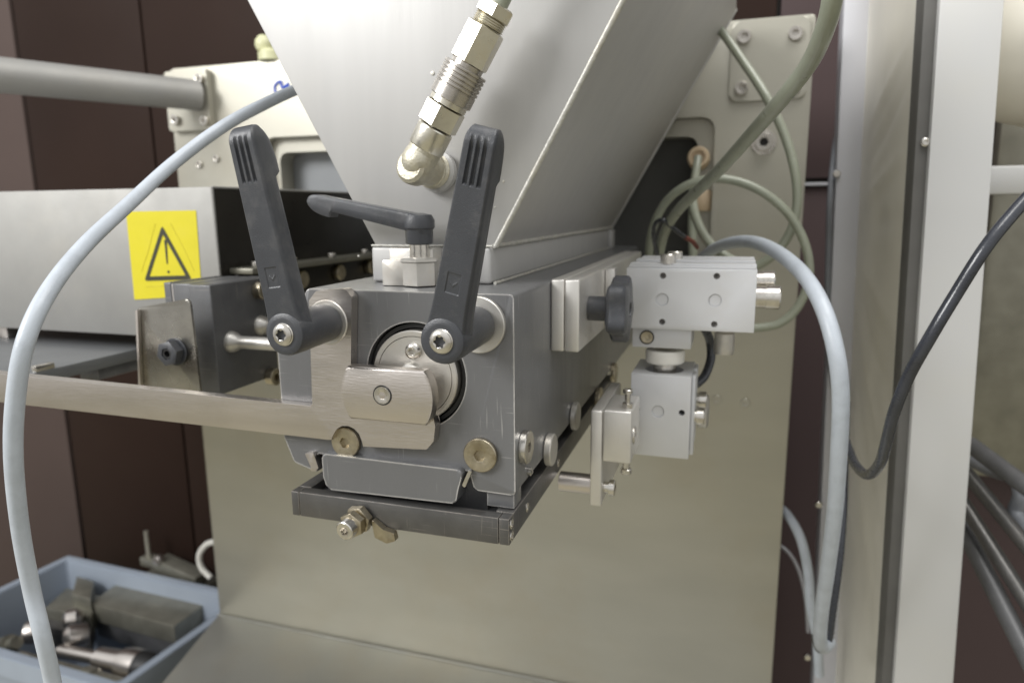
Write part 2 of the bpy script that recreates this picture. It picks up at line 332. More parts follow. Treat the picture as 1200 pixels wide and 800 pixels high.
# chute: the plate folds forward and down
c0, c1 = P(256, 720, YB), Vector((0.088, YB, -0.80))
cs = Vector((0, -0.40, -0.16)); zb = -0.778
bm = bmesh.new()
A = [Vector((-0.932, YB-0.001, zb)), Vector((0.09, YB-0.001, zb)), Vector((0.09, YB-0.45, zb-0.13)), Vector((-0.932, YB-0.45, zb-0.13))]
V0 = [bm.verts.new(a) for a in A]; V1 = [bm.verts.new(a - Vector((0, 0, 0.004))) for a in A]
bm.faces.new(V0); bm.faces.new(V1[::-1])
for i in range(4): bm.faces.new((V0[i], V0[(i+1) % 4], V1[(i+1) % 4], V1[i]))
finish('chute_plate', bm, 'chute', cab)
finish('fold', tube_bm([Vector((-0.932, YB-0.002, zb+0.001)), Vector((0.09, YB-0.002, zb+0.001))], 0.0016, 12), 'chute', cab)

# cream plug on top edge of the plate
plug = thing('plug', 'cream plastic bulb shaped plug on top edge of back plate', 'plug', P(316, 72, YB+.01))
o = P(316, 70, YB+.01)
lathe('base', (o.x+0.004, o.y, 0.2412), UZ, [(0, 0), (0.021, 0), (0.021, 0.012), (0.014, 0.018), (0, 0.018)], 'plug', plug)
lathe('bulb', (o.x-0.008, o.y, 0.256), UZ, [(0, 0), (0.012, 0.002), (0.015, 0.010), (0.014, 0.018), (0.008, 0.025), (0, 0.027)], 'plug', plug)

# ------------------------------------------------------------------ support pipe with flange
pipe = thing('support_pipe', 'thick grey steel pipe with bolted square flange at upper left', 'pipe', P(236, 115, YB-.005))
pe = P(232, 112, YB-0.016); ps = P(-60, 82, 0.30)
dr = (ps-pe).normalized()
finish('tube', tube_bm([pe, pe+(ps-pe)*.5, ps], 0.0243, 28), 'conv', pipe, 60)
f0, f1 = q(195, 85, .01), q(249, 152, .01)
prism('flange', rrect(f0.x-0.002, f1.x, f1.z, f0.z, 0.005), YB-0.014, YB-0.0005, 'rear', pipe, bev=0.001)
for (u, v) in ((235, 93), (241, 142), (207, 141), (200, 97)):
    bolt('bolt', q(u, v, .0142), FR, 0.0082, 0.007, 'screw', pipe, rs=0.0036)

# ------------------------------------------------------------------ hopper
YN, YR = 0.055, 0.547
hp = thing('hopper', 'large pale steel hopper with sloping sides above the grey block', 'hopper', (-0.204, 0.3, -0.0505))
xr, xl, zn = -0.1571, -0.2498, -0.0245
zt = 0.24
xrt = xr + (0.0854/0.1517)*(zt-zn); xlt = xl - (0.0964/0.1779)*(zt-zn)
def slab(name, quad, nrm, th, m, par, bev=0.0008):
    bm = bmesh.new(); A = [bm.verts.new(Vector(a)) for a in quad]; B = [bm.verts.new(Vector(a)-Vector(nrm)*th) for a in quad]
    bm.faces.new(A); bm.faces.new(B[::-1])
    for i in range(4): bm.faces.new((A[i], A[(i+1) % 4], B[(i+1) % 4], B[i]))
    if bev: bmesh.ops.bevel(bm, geom=list(bm.edges), offset=bev, segments=2, affect='EDGES', profile=0.5)
    return finish(name, bm, m, par)
slab('front_panel', [(xl, YN, zn), (xr, YN, zn), (xrt, YN, zt), (xlt, YN, zt)], (0, -1, 0), 0.004, 'hopper', hp, 0.0015)
nr_ = Vector((zt-zn, 0, -(xrt-xr))).normalized(); nl_ = Vector((-(zt-zn), 0, -(xl-xlt))).normalized()
slab('side_panel', [Vector((xr, YN+.0045, zn))-nr_*.0015, Vector((xr, YR, zn))-nr_*.0015, Vector((xrt, YR, zt))-nr_*.0015, Vector((xrt, YN+.0045, zt))-nr_*.0015], nr_, 0.003, 'hopper', hp, 0.0006)
slab('side_panel', [Vector((xl, YR, zn))-nl_*.0015, Vector((xl, YN+.0045, zn))-nl_*.0015, Vector((xlt, YN+.0045, zt))-nl_*.0015, Vector((xlt, YR, zt))-nl_*.0015], nl_, 0.003, 'hopper', hp, 0.0006)
slab('rear_panel', [(xr, YR+.003, zn), (xl, YR+.003, zn), (xlt, YR+.003, zt), (xrt, YR+.003, zt)], (0, 1, 0), 0.0028, 'hopper', hp)
# rolled corner of the front panel; paler beige puts its highlight into the colour
finish('highlight_bead', tube_bm([Vector((xr, YN+.0015, zn)), Vector((xrt, YN+.0015, zt))], 0.0022, 12), 'weld', hp)
box('neck', (xl-0.0006, xr-0.0012, YN-.006, YR-.002, -0.0503, zn), 'hopper', hp, 0.0025, 3)
def bead(name, p0, p1, r, n, par, m='weld'):
    r *= .8; n = int(n*1.6)
    p0, p1 = Vector(p0), Vector(p1); pts = []
    for i in range(n+1):
        t = i/n; pts.append(p0.lerp(p1, t) + Vector((random.uniform(-1, 1), random.uniform(-1, 1), random.uniform(-1, 1)))*r*.12)
    return finish(name, tube_bm(pts, r, 10, rf=lambda i: r*(0.9+0.12*math.sin(i*1.9)+0.1*random.random())), m, par, 80)
bead('weld_bead', (xr-.0006, YN, zn+.0005), (xr-.0006, YR, zn+.0005), 0.0022, 150, hp)
bead('weld_bead', (xl, YN-.005, zn+.0005), (xr, YN-.005, zn+.0005), 0.0012, 40, hp)
bead('weld_bead', (xr+.001, YN-.004, -0.0495), (xr+.001, YR-.01, -0.0495), 0.0016, 120, hp)
for (u, v, r) in ((507, 86, .0010), (590, 213, .0006), (580, 243, .0005), (420, 300, .0005)):
    lathe('weld_spot', P(u, v, YN-.0002), FR, [(0, -.001), (r*1.6, -.001), (r*1.4, r*.3), (0, r*.7)], 'weld', hp, 14)
# rail flange behind the hopper neck
box('neck_end', (xr-0.0012, xr+0.004, YR-.03, YR-.006, -0.0503, zn-.002), 'hopper', hp, 0.001)

# ------------------------------------------------------------------ grey housing
hs = thing('pump_housing', 'grey anodised block with round bore below the hopper', 'machine block', (-0.21, 0.15, -0.1815))
ZT = -0.0505
def xz(u, v, Y=0.0): p = P(u, v, Y); return (p.x, p.z)
yl = 0.0
outline = [xz(358, 338), (-0.1264, ZT), (-0.1264, -0.1815), xz(556, 574), xz(550, 552), xz(372, 531), xz(372, 553), xz(345, 541), xz(333, 512), xz(325, 405), xz(352, 402)]
body = prism('body', round_poly(outline, [.004, .003, .003, .003, .001, .001, .001, .004, .004, .004, .002]), 0.0, 0.575, 'block', hs, bev=0.0009, seg=2)
bc = P(487, 440, 0.0); BR = 0.0355
ct = lathe('cutter', (bc.x, 0.03, bc.z), FR, [(0, 0), (BR, 0), (BR, 0.06), (0, 0.06)], 'block', None, 64)
boolean(body, [ct])
# bore contents
lathe('bore_seal', (bc.x, 0.0285, bc.z), FR, [(0, 0), (BR-.0004, 0), (BR-.0004, 0.020), (BR-.0015, 0.0245), (BR-.0040, 0.0245), (BR-.0042, 0.018), (0, 0.018)], 'black', hs, 64)
rd = lathe('rotor_disc', (bc.x, 0.0105, bc.z), FR, [(0, 0), (0.0302, 0), (0.0302, 0.0115), (0.0296, 0.0122), (0.0267, 0.0122), (0.0264, 0.0112), (0.0261, 0.0122), (0, 0.0122)], 'cast', hs, 64)
bolt('disc_screw', P(485, 411, -.0018), FR, 0.0055, 0.0024, 'screw', rd, rs=0.0024, dome=0.0014)
lathe('boss', P(483, 440, -.0016), FR, [(0, 0), (0.0090, 0), (0.0085, 0.004), (0.006, 0.006), (0, 0.0062)], 'cast', rd)
# left ear, bottom scraper plate, clips
sp = [xz(377, 531, -.006), xz(543, 551, -.006), xz(537, 574, -.006), xz(534, 590, -.006), xz(384, 573, -.006), xz(379, 558, -.006)]
prism('bottom_plate', round_poly(sp, [.003, .004, .004, .003, .004, .002]), -0.0062, 0.10, 'block', hs, bev=0.0012, seg=3)
prism('clip', round_poly([xz(357, 531, -.004), xz(367, 530, -.004), xz(373, 548, -.004), xz(370, 552, -.004), xz(364, 552, -.004), xz(364, 546, -.004)], .0008), -0.004, 0.010, 'steel', hs, bev=.0003)
prism('clip', round_poly([xz(549, 551, -.003), xz(553, 552, -.003), xz(545, 571, -.003), xz(541, 569, -.003)], .0006), -0.003, 0.02, 'screw', hs, bev=.0003)
bolt('bolt', P(407, 517, -.0002), FR, 0.0108, 0.0035, 'yscrew', hs, rs=0.0042, depth=.003)
bolt('bolt', P(564, 532, -.0002), FR, 0.0114, 0.0035, 'yscrew', hs, rs=0.0042, depth=.003)
# bolts and discs on the right hand side face
XS = -0.1264
def side(u, v): return PX(u, v, XS+.0002)
bolt('side_bolt', side(613, 523), RX, 0.0112, 0.0045, 'screw', hs, rs=0.004)
for (u, v, r, h) in ((641, 526, .0122, .0055), (671, 487, .0122, .0050)): cyl('side_disc', side(u, v), RX, r, h, 'cast', hs, c=.0008)
for (u, v) in ((699, 467), (717, 437)): cyl('side_disc', side(u, v), RX, 0.0122, 0.005, 'yscrew', hs, c=.0008)
lathe('grease_nipple', side(619, 552), RX, [(0, 0), (0.003, 0), (0.003, 0.002), (0.0015, 0.003), (0, 0.003)], 'screw', hs, 12)
# dark channel under the block and the two legs that carry the tray
box('under_block', (-0.252, -0.150, 0.012, 0.50, -0.205, -0.160), 'dblock', hs, .001)
box('leg', (-0.1475, -0.1285, 0.004, 0.02, -0.1925, -0.1817), 'block', hs, .0006)

# top clamp casting
def ztop(u, v): return PZ(u, v, ZT)
cb = thing('clamp_block', 'small cast steel clamp piece on the block under the small lever', 'clamp', (-0.22, 0.02, ZT))
yc0 = 0.022
cbx = lambda u: P(u, 320, yc0).x
pz = lambda v, u=480: P(u, v, yc0).z
prism('foot', [(cbx(444), ZT+.0003), (cbx(476), ZT+.0003), (cbx(476), pz(305, 460)), (cbx(446), pz(305, 460)), (cbx(444), pz(307, 460))], yc0+.004, 0.047, 'cast', cb, bev=.0012)
box('back_web', (cbx(448), cbx(500), yc0+.011, 0.0485, ZT+.0003, pz(292)), 'cast', cb, .001)
po = P(492, 300, yc0+0.009); 
nut('stud_nut', (po.x, po.y, ZT+.0003), UZ, 0.0125, 0.0195, 'cast', cb, rot=0.25)
nut('flange_top', (po.x, po.y, ZT+.0163), UZ, 0.0142, 0.0032, 'cast', cb, rot=0.25)

# ------------------------------------------------------------------ clamping levers
def loft_arm(name, base, b, out, L, w0, w1, par, m, th0, th1, slope, logo=True, s0=-0.0118, nt_=0.0045, HR=0.0119):
    """arm from base along b; outward direction `out`; cross b x out = width."""
    b = b.normalized(); out = out.normalized(); c = b.cross(out)
    NS, NF = 170, 73; bm = bmesh.new(); rings = []
    for i in range(NS+1):
        t = i/NS; s = s0 + (L-s0)*t
        f = max(0, min(1, s/L)); w = w0 + (w1-w0)*f + 0.16*w0*max(0, 1-max(0, s)/(0.22*L))**2.2
        if s < 0.004: w = min(w, 2*math.sqrt(max(1e-8, HR*HR-s*s))) if s < 0 else w
        yo = slope*s                                     # outward face position
        th = th0 + (th1-th0)*f
        ef = (s/L)
        if ef > 0.76: th += nt_*min(1, (ef-0.76)/0.025)        # finger notch
        # rounded tip
        k = max(0, (s-(L-0.010))/0.010); k2 = max(0, (s-(L-L*.19))/(L*.19)); rnd = math.sqrt(max(0.0, 1-k*k*0.97)); rnd2 = math.sqrt(max(0.0, 1-k2**2.2*0.93)); wr = w*(0.5+0.5*math.sqrt(max(0, 1-k**2.4*.75)))
        oo = yo - (1-rnd)*th*0.42; ii = yo - th + (1-rnd2)*th*0.62
        ring = []
        for j in range(NF+1):                            # front with grooves
            x = -1 + 2*j/NF; dep = 0
            if 0.735 < ef < 0.955:
                for g in (-0.42, 0.0, 0.42):
                    d = abs(x-g)/0.13
                    if d < 1: dep = 0.0019*math.sqrt(1-d*d)*min(1, (ef-0.735)/0.012)*min(1, (0.955-ef)/0.06)
            if logo and 0.235 < ef < 0.335 and -0.42 < x < 0.42:
                dd = min(ef-0.235, 0.335-ef)*L; dx = min(x+0.42, 0.42-x)*wr*.5
                dep = 0.0005*min(1, dd/0.0004, dx/0.0004)
                p_ = ((x)*wr*.5*1000, (ef-0.285)*L*1000)     # small tick emblem, raised, mm
                for (ax0, ay0, ax1, ay1) in ((-1.8, .6, -.4, -1.4), (-.4, -1.4, 1.9, 1.0)):
                    vx, vy = ax1-ax0, ay1-ay0; tt = max(0, min(1, ((p_[0]-ax0)*vx+(p_[1]-ay0)*vy)/(vx*vx+vy*vy)))
                    if math.hypot(p_[0]-ax0-vx*tt, p_[1]-ay0-vy*tt) < .38: dep = 0.0002
            edge = 0.0016*max(0, (abs(x)-0.86)/0.14)**2
            ring.append(base + b*s + c*(x*wr*0.5) + out*(oo - dep - edge))
        wb = wr*1.06
        for x, q_ in ((1.0, 0.25), (1.02, 0.5), (1.02, 0.8), (0.9, 1.0), (0.4, 1.0), (-0.4, 1.0), (-0.9, 1.0), (-1.02, 0.8), (-1.02, 0.5), (-1.0, 0.25)):
            ring.append(base + b*s + c*(x*(wr + (wb-wr)*q_)*0.5) + out*(oo + (ii-oo)*q_))
        rings.append([bm.verts.new(p) for p in ring])
    n = len(rings[0])
    for A, B in zip(rings, rings[1:]):
        for k in range(n): bm.faces.new((A[k], A[(k+1) % n], B[(k+1) % n], B[k]))
    bm.faces.new(rings[0][::-1]); bm.faces.new(rings[-1])
    bmesh.ops.recalc_face_normals(bm, faces=bm.faces)
    return finish(name, bm, m, par, 28)

def big_lever(label, hub, tip, hy, ty, back_y, wr_, wh, wm, grp):
    H = P(hub[0], hub[1], hy); T = P(tip[0], tip[1], ty)
    th = thing('clamping_lever', label, 'lever', H, grp)
    L_ = back_y - hy; R0 = 0.0134
    prof = [(0, 0.0), (0.0080, 0.0), (0.0090, 0.0), (R0-.003, 0.0), (R0-.0008, 0.0010), (R0, 0.0035), (R0, 0.014), (R0*.97, 0.022), (R0*.92, L_-.002), (R0*.88, L_), (0, L_)]
    lathe('hub', H, (0, 1, 0), prof, 'plastic', th, 48)
    dv = T - H; b = Vector((dv.x, 0, dv.z)); Ls = b.length; slope = (hy-ty)/Ls
    loft_arm('arm', H + Vector((0, 0.0022, 0)), b, FR, Ls, 0.0215, 0.0172, th, 'plastic', 0.0140, 0.0130, slope)
    # neck fillet between arm and hub
    bolt('screw', H + Vector((0, 0.0004, 0)), FR, 0.0070, 0.0012, 'screw', th, 'torx', rs=0.0031, dome=0.0018, depth=.0022)
    cyl('washer', (H.x, back_y+.0002, H.z), (0, 1, 0), wr_, wh, wm, th, 48, c=.0006)
    return th
big_lever('large charcoal clamping lever leaning left, leftmost, beside the yellow warning sign', (332, 392), (274, 146), -0.056, -0.066, -0.0095, 0.0150, 0.005, 'cast', 'large clamping levers on the grey block')
big_lever('large charcoal clamping lever leaning right, in front of the round bore', (517, 400), (563, 146), -0.060, -0.072, -0.0045, 0.0180, 0.004, 'cast', 'large clamping levers on the grey block')

sl = thing('small_clamping_lever', 'small charcoal lever pointing left on a short steel stud', 'lever', (po.x, po.y, -0.02))
hz = P(489, 251, po.y).z; hb = P(489, 286, po.y).z
T = P(363, 226, po.y-.004); H = Vector((po.x, po.y, hz))
lathe('hub', (po.x, po.y, hb), UZ, [(0, 0), (0.0086, 0), (0.0092, .0008), (0.0094, hz-hb-.0105), (0.0108, hz-hb-.009), (0.0108, hz-hb-.004), (0.009, hz-hb-.0005), (0.003, hz-hb+.0008), (0, hz-hb+.0008)], 'plastic', sl, 40)
dv = T-H; b = Vector((dv.x, dv.y, 0)); 
loft_arm('arm', H + Vector((0, 0, 0.0002)), b, UZ, b.length, 0.0150, 0.0115, sl, 'plastic', 0.0125, 0.0088, dv.z/b.length, logo=False, nt_=0.0042, s0=-0.009, HR=.0095)
cyl('stud', (po.x, po.y, ZT+.0195), UZ, 0.0068, hb-ZT-.0195, 'screw', sl, c=.0003)

# ------------------------------------------------------------------ steel locking bar with two-flat cover disc
lb = thing('locking_bar', 'brushed steel bar running left, with plate clamped over the bore', 'bar', P(400, 480, -.006))
YA = -0.0085
bp = [xz(-160, 420.5, YA), xz(366, 476, YA), xz(362, 352, YA), xz(370, 341, YA), xz(404, 338, YA), xz(412, 348, YA), xz(411, 436, YA), xz(505, 446, YA), xz(506, 484, YA), xz(510, 500, YA), xz(508, 517, YA), xz(500, 526.5, YA)]
nc = P(407, 517, YA)
for k in range(0, 9):
    a = math.radians(-18 + 208*k/8 if False else (-15 + 195*k/8)); rr = 0.0118
    bp.append((nc.x + rr*math.cos(a), nc.z + rr*math.sin(a)))
bp += [xz(384, 515, YA), xz(-160, 453, YA)]
rads = [0, .0015, .003, .004, .004, .003, .003, 0, 0, .002, .003, .003] + [0]*9 + [.0015, 0]
prism('arm_plate', round_poly(bp, rads), YA, -0.0005, 'steel', lb, bev=0.0006)
ccn = P(453.5, 463.5, -0.018); R = 0.0325; hh = 0.0178
pts = []
a1 = math.asin(hh/R); ccn.x -= .0008
for k in range(13): a = -a1 + 2*a1*k/12; pts.append((ccn.x+R*math.cos(a), ccn.z+R*math.sin(a)))
for k in range(13): a = math.pi - a1 + 2*a1*k/12; pts.append((ccn.x+R*math.cos(a), ccn.z+R*math.sin(a)))
cv = prism('cover_disc', pts, -0.018, -0.0088, 'steel', lb, bev=0.0018, seg=4)
lathe('screw_gap_shade', P(448, 463, -.0181), FR, [(.0060, 0), (.0067, 0), (.0065, .0004), (.0060, .0004), (.0060, 0)], 'black', cv, 40)  # black ring drawn as the shaded gap around the screw
bolt('screw', P(448, 463, -.0178), FR, 0.0060, 0.0006, 'screw', cv, rs=0.0027, depth=.0015, c=.0003)

# ------------------------------------------------------------------ lower frame (tray carrier)
tr = thing('tray_frame', 'worn dark open frame hanging beneath the grey block', 'frame', (-0.21, 0.1, -0.205))
zt0, zb0 = -0.1935, -0.2118
box('front_bar', (-0.2835, -0.1350, -0.010, -0.0005, zb0, zt0), 'tray', tr, .0007)
box('end_piece', (-0.2902, -0.2838, -0.010, -0.0003, zb0, zt0), 'tray', tr, .0009)
ec = box('end_piece', (-0.1347, -0.1276, -0.010, -0.0003, zb0, zt0), 'tray', tr, .0009)
box('side_bar', (-0.2902, -0.2800, 0.0, 0.30, zb0, zt0), 'tray', tr, .0009)
box('side_bar', (-0.1400, -0.1276, 0.0, 0.40, zb0, zt0), 'tray', tr, .0009)
box('slide_plate', (-0.2790, -0.1410, 0.004, 0.35, -0.2080, -0.1995), 'dblock', tr, .0009)
for z in (-0.1985, -0.2068): bolt('screw', (-0.1275, -0.0055, z), RX, 0.0034, 0.0006, 'screw', tr, rs=0.0015, depth=.001, c=.0002)
for y in (0.03, 0.12): bolt('screw', (-0.1275, y, -0.2025), RX, 0.0034, 0.0006, 'screw', tr, rs=0.0015, depth=.001, c=.0002)
bo = P(424, 605, -0.0105)
ax_ = Vector((-0.10, -1, -0.10))
nut('lock_nut', bo, ax_, 0.0098, 0.006, 'yscrew', tr, rot=.2)
nut('lock_nut', bo+ax_.normalized()*.007, ax_, 0.0092, 0.006, 'yscrew', tr, rot=.5)
bolt('adjusting_bolt', bo+ax_.normalized()*.013, ax_, 0.0066, 0.007, 'screw', tr, rs=0.0033)
prism('hook', round_poly([xz(438, 606, -.012), xz(452, 618, -.012), xz(464, 622, -.012), xz(466, 631, -.012), xz(456, 634, -.012), xz(442, 627, -.012)], .0008), -0.0155, -0.0105, 'yscrew', tr, bev=.0004)

# ------------------------------------------------------------------ guide plates on the right side face
gp = thing('guide_rail', 'pair of pale steel plates bolted along right side of grey block', 'rail', (-0.115, 0.25, -0.1035))
box('plate', (-0.1262, -0.1161, 0.090, 0.445, -0.1036, -0.0497), 'pale', gp, .0016, 3)
box('plate', (-0.1158, -0.1047, 0.090, 0.445, -0.1036, -0.0497), 'pale', gp, .0016, 3)
box('end_plate', (-0.1044, -0.0960, 0.195, 0.212, -0.0990, -0.0500), 'pale', gp, .001)
kn = thing('star_knob', 'black plastic star knob between steel plates and aluminium valve', 'knob', PX(700, 360, -.1))
ko = PX(690, 361, -0.1047); ko = Vector((-0.1046, ko.y, ko.z))
kx1 = P(713, 361, ko.y).x; kx2 = P(740, 361, ko.y).x
lathe('stem', ko, RX, [(0, 0), (0.0093, 0), (0.0096, .001), (0.0096, kx1+.1046), (0, kx1+.1046)], 'plastic', kn, 32)
lob = lambda t: 1 + 0.13*math.cos(5*t+.6) + .02*math.cos(10*t+1.2)
kt = kx2-kx1-.001
lathe('grip', (kx1, ko.y, ko.z), RX, [(0, 0), (0.016, 0, lob), (0.0218, .002, lob), (0.0236, .004, lob), (0.0236, kt-.003, lob), (0.0220, kt-.001, lob), (0.018, kt, lob), (0.006, kt+.0003), (0.0055, kt-.002), (0, kt-.002)], 'plastic', kn, 80)

# ------------------------------------------------------------------ upper aluminium valve
YV = 0.18
va = thing('pneumatic_valve', 'upper silver aluminium valve block lying level beside the knob', 'valve block', (-0.03, 0.24, -0.099))
vx0, vx1, vz0, vz1 = -0.0838, 0.0196, -0.0988, -0.0478
vb = box('body', (vx0, vx1, YV, 0.30, vz0, vz1), 'alu', va, .0005)
cs_ = []
for (u, v) in ((777, 323), (840, 323.5), (776, 377), (837, 380)):
    p = P(u, v, YV); cs_.append(lathe('cutter', (p.x, YV+.006, p.z), FR, [(0, 0), (0.0026, 0), (0.0026, .02), (0, .02)], 'alu', None, 24))
for (u, v) in ((776, 351), (838, 352)):
    p = P(u, v, YV); cs_.append(lathe('cutter', (p.x, YV+.0018, p.z), FR, [(0, 0), (0.0054, 0), (0.0054, .02), (0, .02)], 'alu', None, 32))
boolean(vb, cs_)
for (u, v) in ((777, 323), (840, 323.5), (776, 377), (837, 380)):
    p = P(u, v, YV); lathe('hole_insert', (p.x, YV+.0062, p.z), FR, [(0, 0), (0.0024, 0), (0.0024, .003), (0.0012, .0032), (0, .0015)], 'tray', va, 16)
for (u, v) in ((776, 351), (838, 352)):
    p = P(u, v, YV); cyl('plug', (p.x, YV+.0019, p.z), FR, 0.0047, 0.0006, 'alu', va, c=.0002)
for k, (y, dz) in enumerate(((YV+.012, .0030), (YV+.045, .0040), (YV+.075, .0042))):
    box('top_rail', (vx0+.001*(k+1), vx1-.0003, y, y+.018, vz1+.0002, vz1+dz), 'alu', va, .0005)
box('top_rail', (vx0+.0015, vx1-.0006, YV+.002, YV+.0045, vz1+.0002, vz1+.002), 'alu', va, .0003)
for (u, v, yy) in ((783, 308, YV+.017), (791, 303, YV+.055)):
    p = P(u, v, yy); cyl('top_screw', (p.x, yy, vz1+.002), UZ, 0.0066, 0.0088, 'screw', va, c=.0008)
for (u, v, yy, l) in ((886, 348, YV+.020, .0205), (886, 330, YV+.055, .0175)):
    p = P(u, v, yy); lathe('air_port', (vx1-.001, yy, p.z), RX, [(0, 0), (0.0092, 0), (0.0092, l*.45), (0.0098, l*.46), (0.0098, l-.001), (0.009, l), (0.0045, l), (0.0045, l-.006), (0, l-.006)], 'screw', va, 40)
bk = box('lower_bracket', (P(741, 397, YV+.008).x, P(810, 397, YV+.008).x, YV+.008, YV+.06, P(770, 407.5, YV+.008).z, vz0-.0002), 'alu', va, .0006)
bolt('bracket_screw', P(758, 395, YV+.0079), FR, 0.0052, 0.0012, 'yscrew', va, rs=0.0024, c=.0004, depth=.001)
p = P(758, 395, YV+.0078); 
lathe('bracket_ring', (p.x, YV+.0079, p.z), FR, [(0.0053, 0), (0.0062, 0), (0.0062, .0006), (0.0053, .0006), (0.0053, 0)], 'black', va, 30)
p = P(849, 395, YV+.03)
ef = lathe('elbow_fitting', (p.x, YV+.04, vz0), -UZ, [(0, 0), (0.0062, 0), (0.0062, .006), (0.0085, .008), (0.0088, .022), (0.0080, .026), (0, .026)], 'cast', va, 24)
# ------------------------------------------------------------------ lower aluminium cylinder with plunger
vc = thing('plunger_cylinder', 'lower upright silver aluminium cylinder with white disc on top', 'cylinder', (-0.055, 0.22, -0.212))
cx0, cx1 = -0.0780, -0.0277; cz1, cz0 = P(774, 439.5, YV).z, P(774, 535, YV).z
cbod = box('body', (cx0, cx1, YV, YV+.062, cz0, cz1), 'alu', vc, .0005)
px_ = P(780, 420, YV+.03).x; py_ = YV+.024
cs_ = [lathe('cutter', (px_, py_, cz1-.006), UZ, [(0, 0), (0.0165, 0), (0.0165, .02), (0, .02)], 'alu', None, 40)]
for (u, v, r) in ((747, 479, .0022), (799, 483.5, .0026)): p = P(u, v, YV); cs_.append(lathe('cutter', (p.x, YV+.006, p.z), FR, [(0, 0), (r, 0), (r, .02), (0, .02)], 'alu', None, 24))
p = P(771, 482, YV); cs_.append(lathe('cutter', (p.x, YV+.0018, p.z), FR, [(0, 0), (0.0054, 0), (0.0054, .02), (0, .02)], 'alu', None, 32))
boolean(cbod, cs_)
cyl('plug', (p.x, YV+.0019, p.z), FR, 0.0047, 0.0006, 'alu', vc, c=.0002)
for (u, v) in ((747, 479), (799, 483.5)):
    p = P(u, v, YV); lathe('hole_insert', (p.x, YV+.0062, p.z), FR, [(0, 0), (0.0020, 0), (0.0020, .003), (0.0012, .0032), (0, .0015)], 'black', vc, 16)
cyl('rod', (px_, py_, cz1-.0058), UZ, 0.0098, 0.024, 'screw', vc, c=.0005)
wz1 = P(780, 409, py_).z; wz0 = P(780, 424, py_).z
lathe('nylon_disc', (px_, py_, wz0), UZ, [(0, 0), (0.0155, 0), (0.0168, .0015), (0.0170, (wz1-wz0)*.85), (0.0160, wz1-wz0), (0, wz1-wz0)], 'ptfe', vc, 40)
box('side_rail', (cx1+.0002, cx1+.003, YV+.012, YV+.028, cz0, cz1-.001), 'alu', vc, .0005)
box('side_rail', (cx1+.0002, cx1+.003, YV+.038, YV+.058, cz0+.004, cz1-.001), 'alu', vc, .0005)
for (v, yy, l) in ((468, YV+.048, .009), (487, YV+.02, .0085)):
    p = P(815, v, yy); lathe('port_screw', (cx1+.002, yy, p.z), RX, [(0, 0), (0.0060, 0), (0.0060, l*.3), (0.0078, l*.35), (0.0078, l), (0.0070, l+.001), (0, l+.001)], 'screw', vc, 30)
p = P(822, 478, YV+.075); lathe('rear_cap', (cx1+.004, YV+.066, p.z), RX, [(0, 0), (0.015, 0), (0.016, .002), (0.016, .008), (0.013, .010), (0, .010)], 'cast', vc, 36)

# ------------------------------------------------------------------ swivel bracket with shaft
YS = 0.115
sb = thing('swivel_bracket', 'two upright steel bracket plates on a round shaft, right of block', 'bracket', P(700, 580, YS))
g = lambda u, v: xz(u, v, YS)
x0, x1, x2 = P(691.5, 530, YS).x, P(705.5, 530, YS).x, P(743, 530, YS).x-.0035
z1, z0, zb1 = P(698, 481, YS).z, P(698, 593, YS).z, P(720, 542, YS).z
box('long_plate', (x0, x1-.0002, YS, YS+.095, z0+.0, z1), 'pale', sb, .0016, 3)
box('short_plate', (x1+.0002, x2+.001, YS, YS+.050, zb1, z1+.001), 'pale', sb, .0016, 3)
bolt('plate_screw', (x2+.001, YS+.014, (z1+zb1)/2-.001), RX, 0.0070, 0.0015, 'screw', sb, rs=0.0030, c=.0005)
pt = Vector((P(733, 470, YS).x, YS+.012, z1+.001))
nut('set_nut', pt, UZ, 0.0046, 0.0038, 'screw', sb); cyl('set_screw', pt, UZ, 0.0022, 0.0125, 'screw', sb, 16, c=.0003); cyl('set_head', pt+UZ*.0115, UZ, 0.0038, 0.0035, 'screw', sb, 20, c=.0005)
pb = Vector((pt.x, YS+.012, zb1)); cyl('lower_screw', pb, -UZ, 0.0030, 0.0080, 'screw', sb, 20, c=.0003); cyl('screw_head', pb-UZ*.008, -UZ, 0.0044, 0.0045, 'screw', sb, 20, c=.0006)
sh = P(692, 567, YS+.012); xsl = P(640, 563, YS+.012).x
cyl('shaft', (-0.1275, YS+.012, sh.z), RX, 0.0082, x0+.1275, 'steel', sb, 36, c=.0005)
lathe('shaft_screw', (x1, YS+.012, sh.z-.001), RX, [(0, 0), (0.0045, 0), (0.0045, .004), (0.0065, .0045), (0.0065, .0085), (0.006, .009), (0.0025, .009), (0.0025, .007), (0, .007)], 'screw', sb, 24)

# ------------------------------------------------------------------ hose coupling on the hopper
YC = 0.024
hc = thing('hose_coupling', 'nickel plated elbow and quick coupling screwed into hopper front', 'coupling', P(512, 202, YN))
m1 = P(516, 203, YN-.0002); el = P(489, 194, YC)
cyl('weld_socket', m1, (el-m1), 0.0140, 0.008, 'hopper', hc, 36, c=.002)
ea = (el-m1).normalized()
lathe('threaded_end', m1+ea*.008, ea, [(0, 0), (0.0116, 0), (0.0122, .0012), (0.0114, .0022), (0.0122, .0034), (0.0114, .0044), (0.0118, .006), (0.0096, .007), (0.0096, .012), (0, .012)], 'castn', hc, 36)
A0 = P(499, 174, YC); A1 = P(583, 8, YC); ax = (A1-A0).normalized()
def along(u, v): return (P(u, v, YC)-A0).dot(ax)
bm = bmesh.new()
pth = catmull([m1+ea*.014, el+(m1-el)*.35, el*0.5+(el+ax*.004)*.5 - ea*-.001, el+ax*.008, A0], 8)
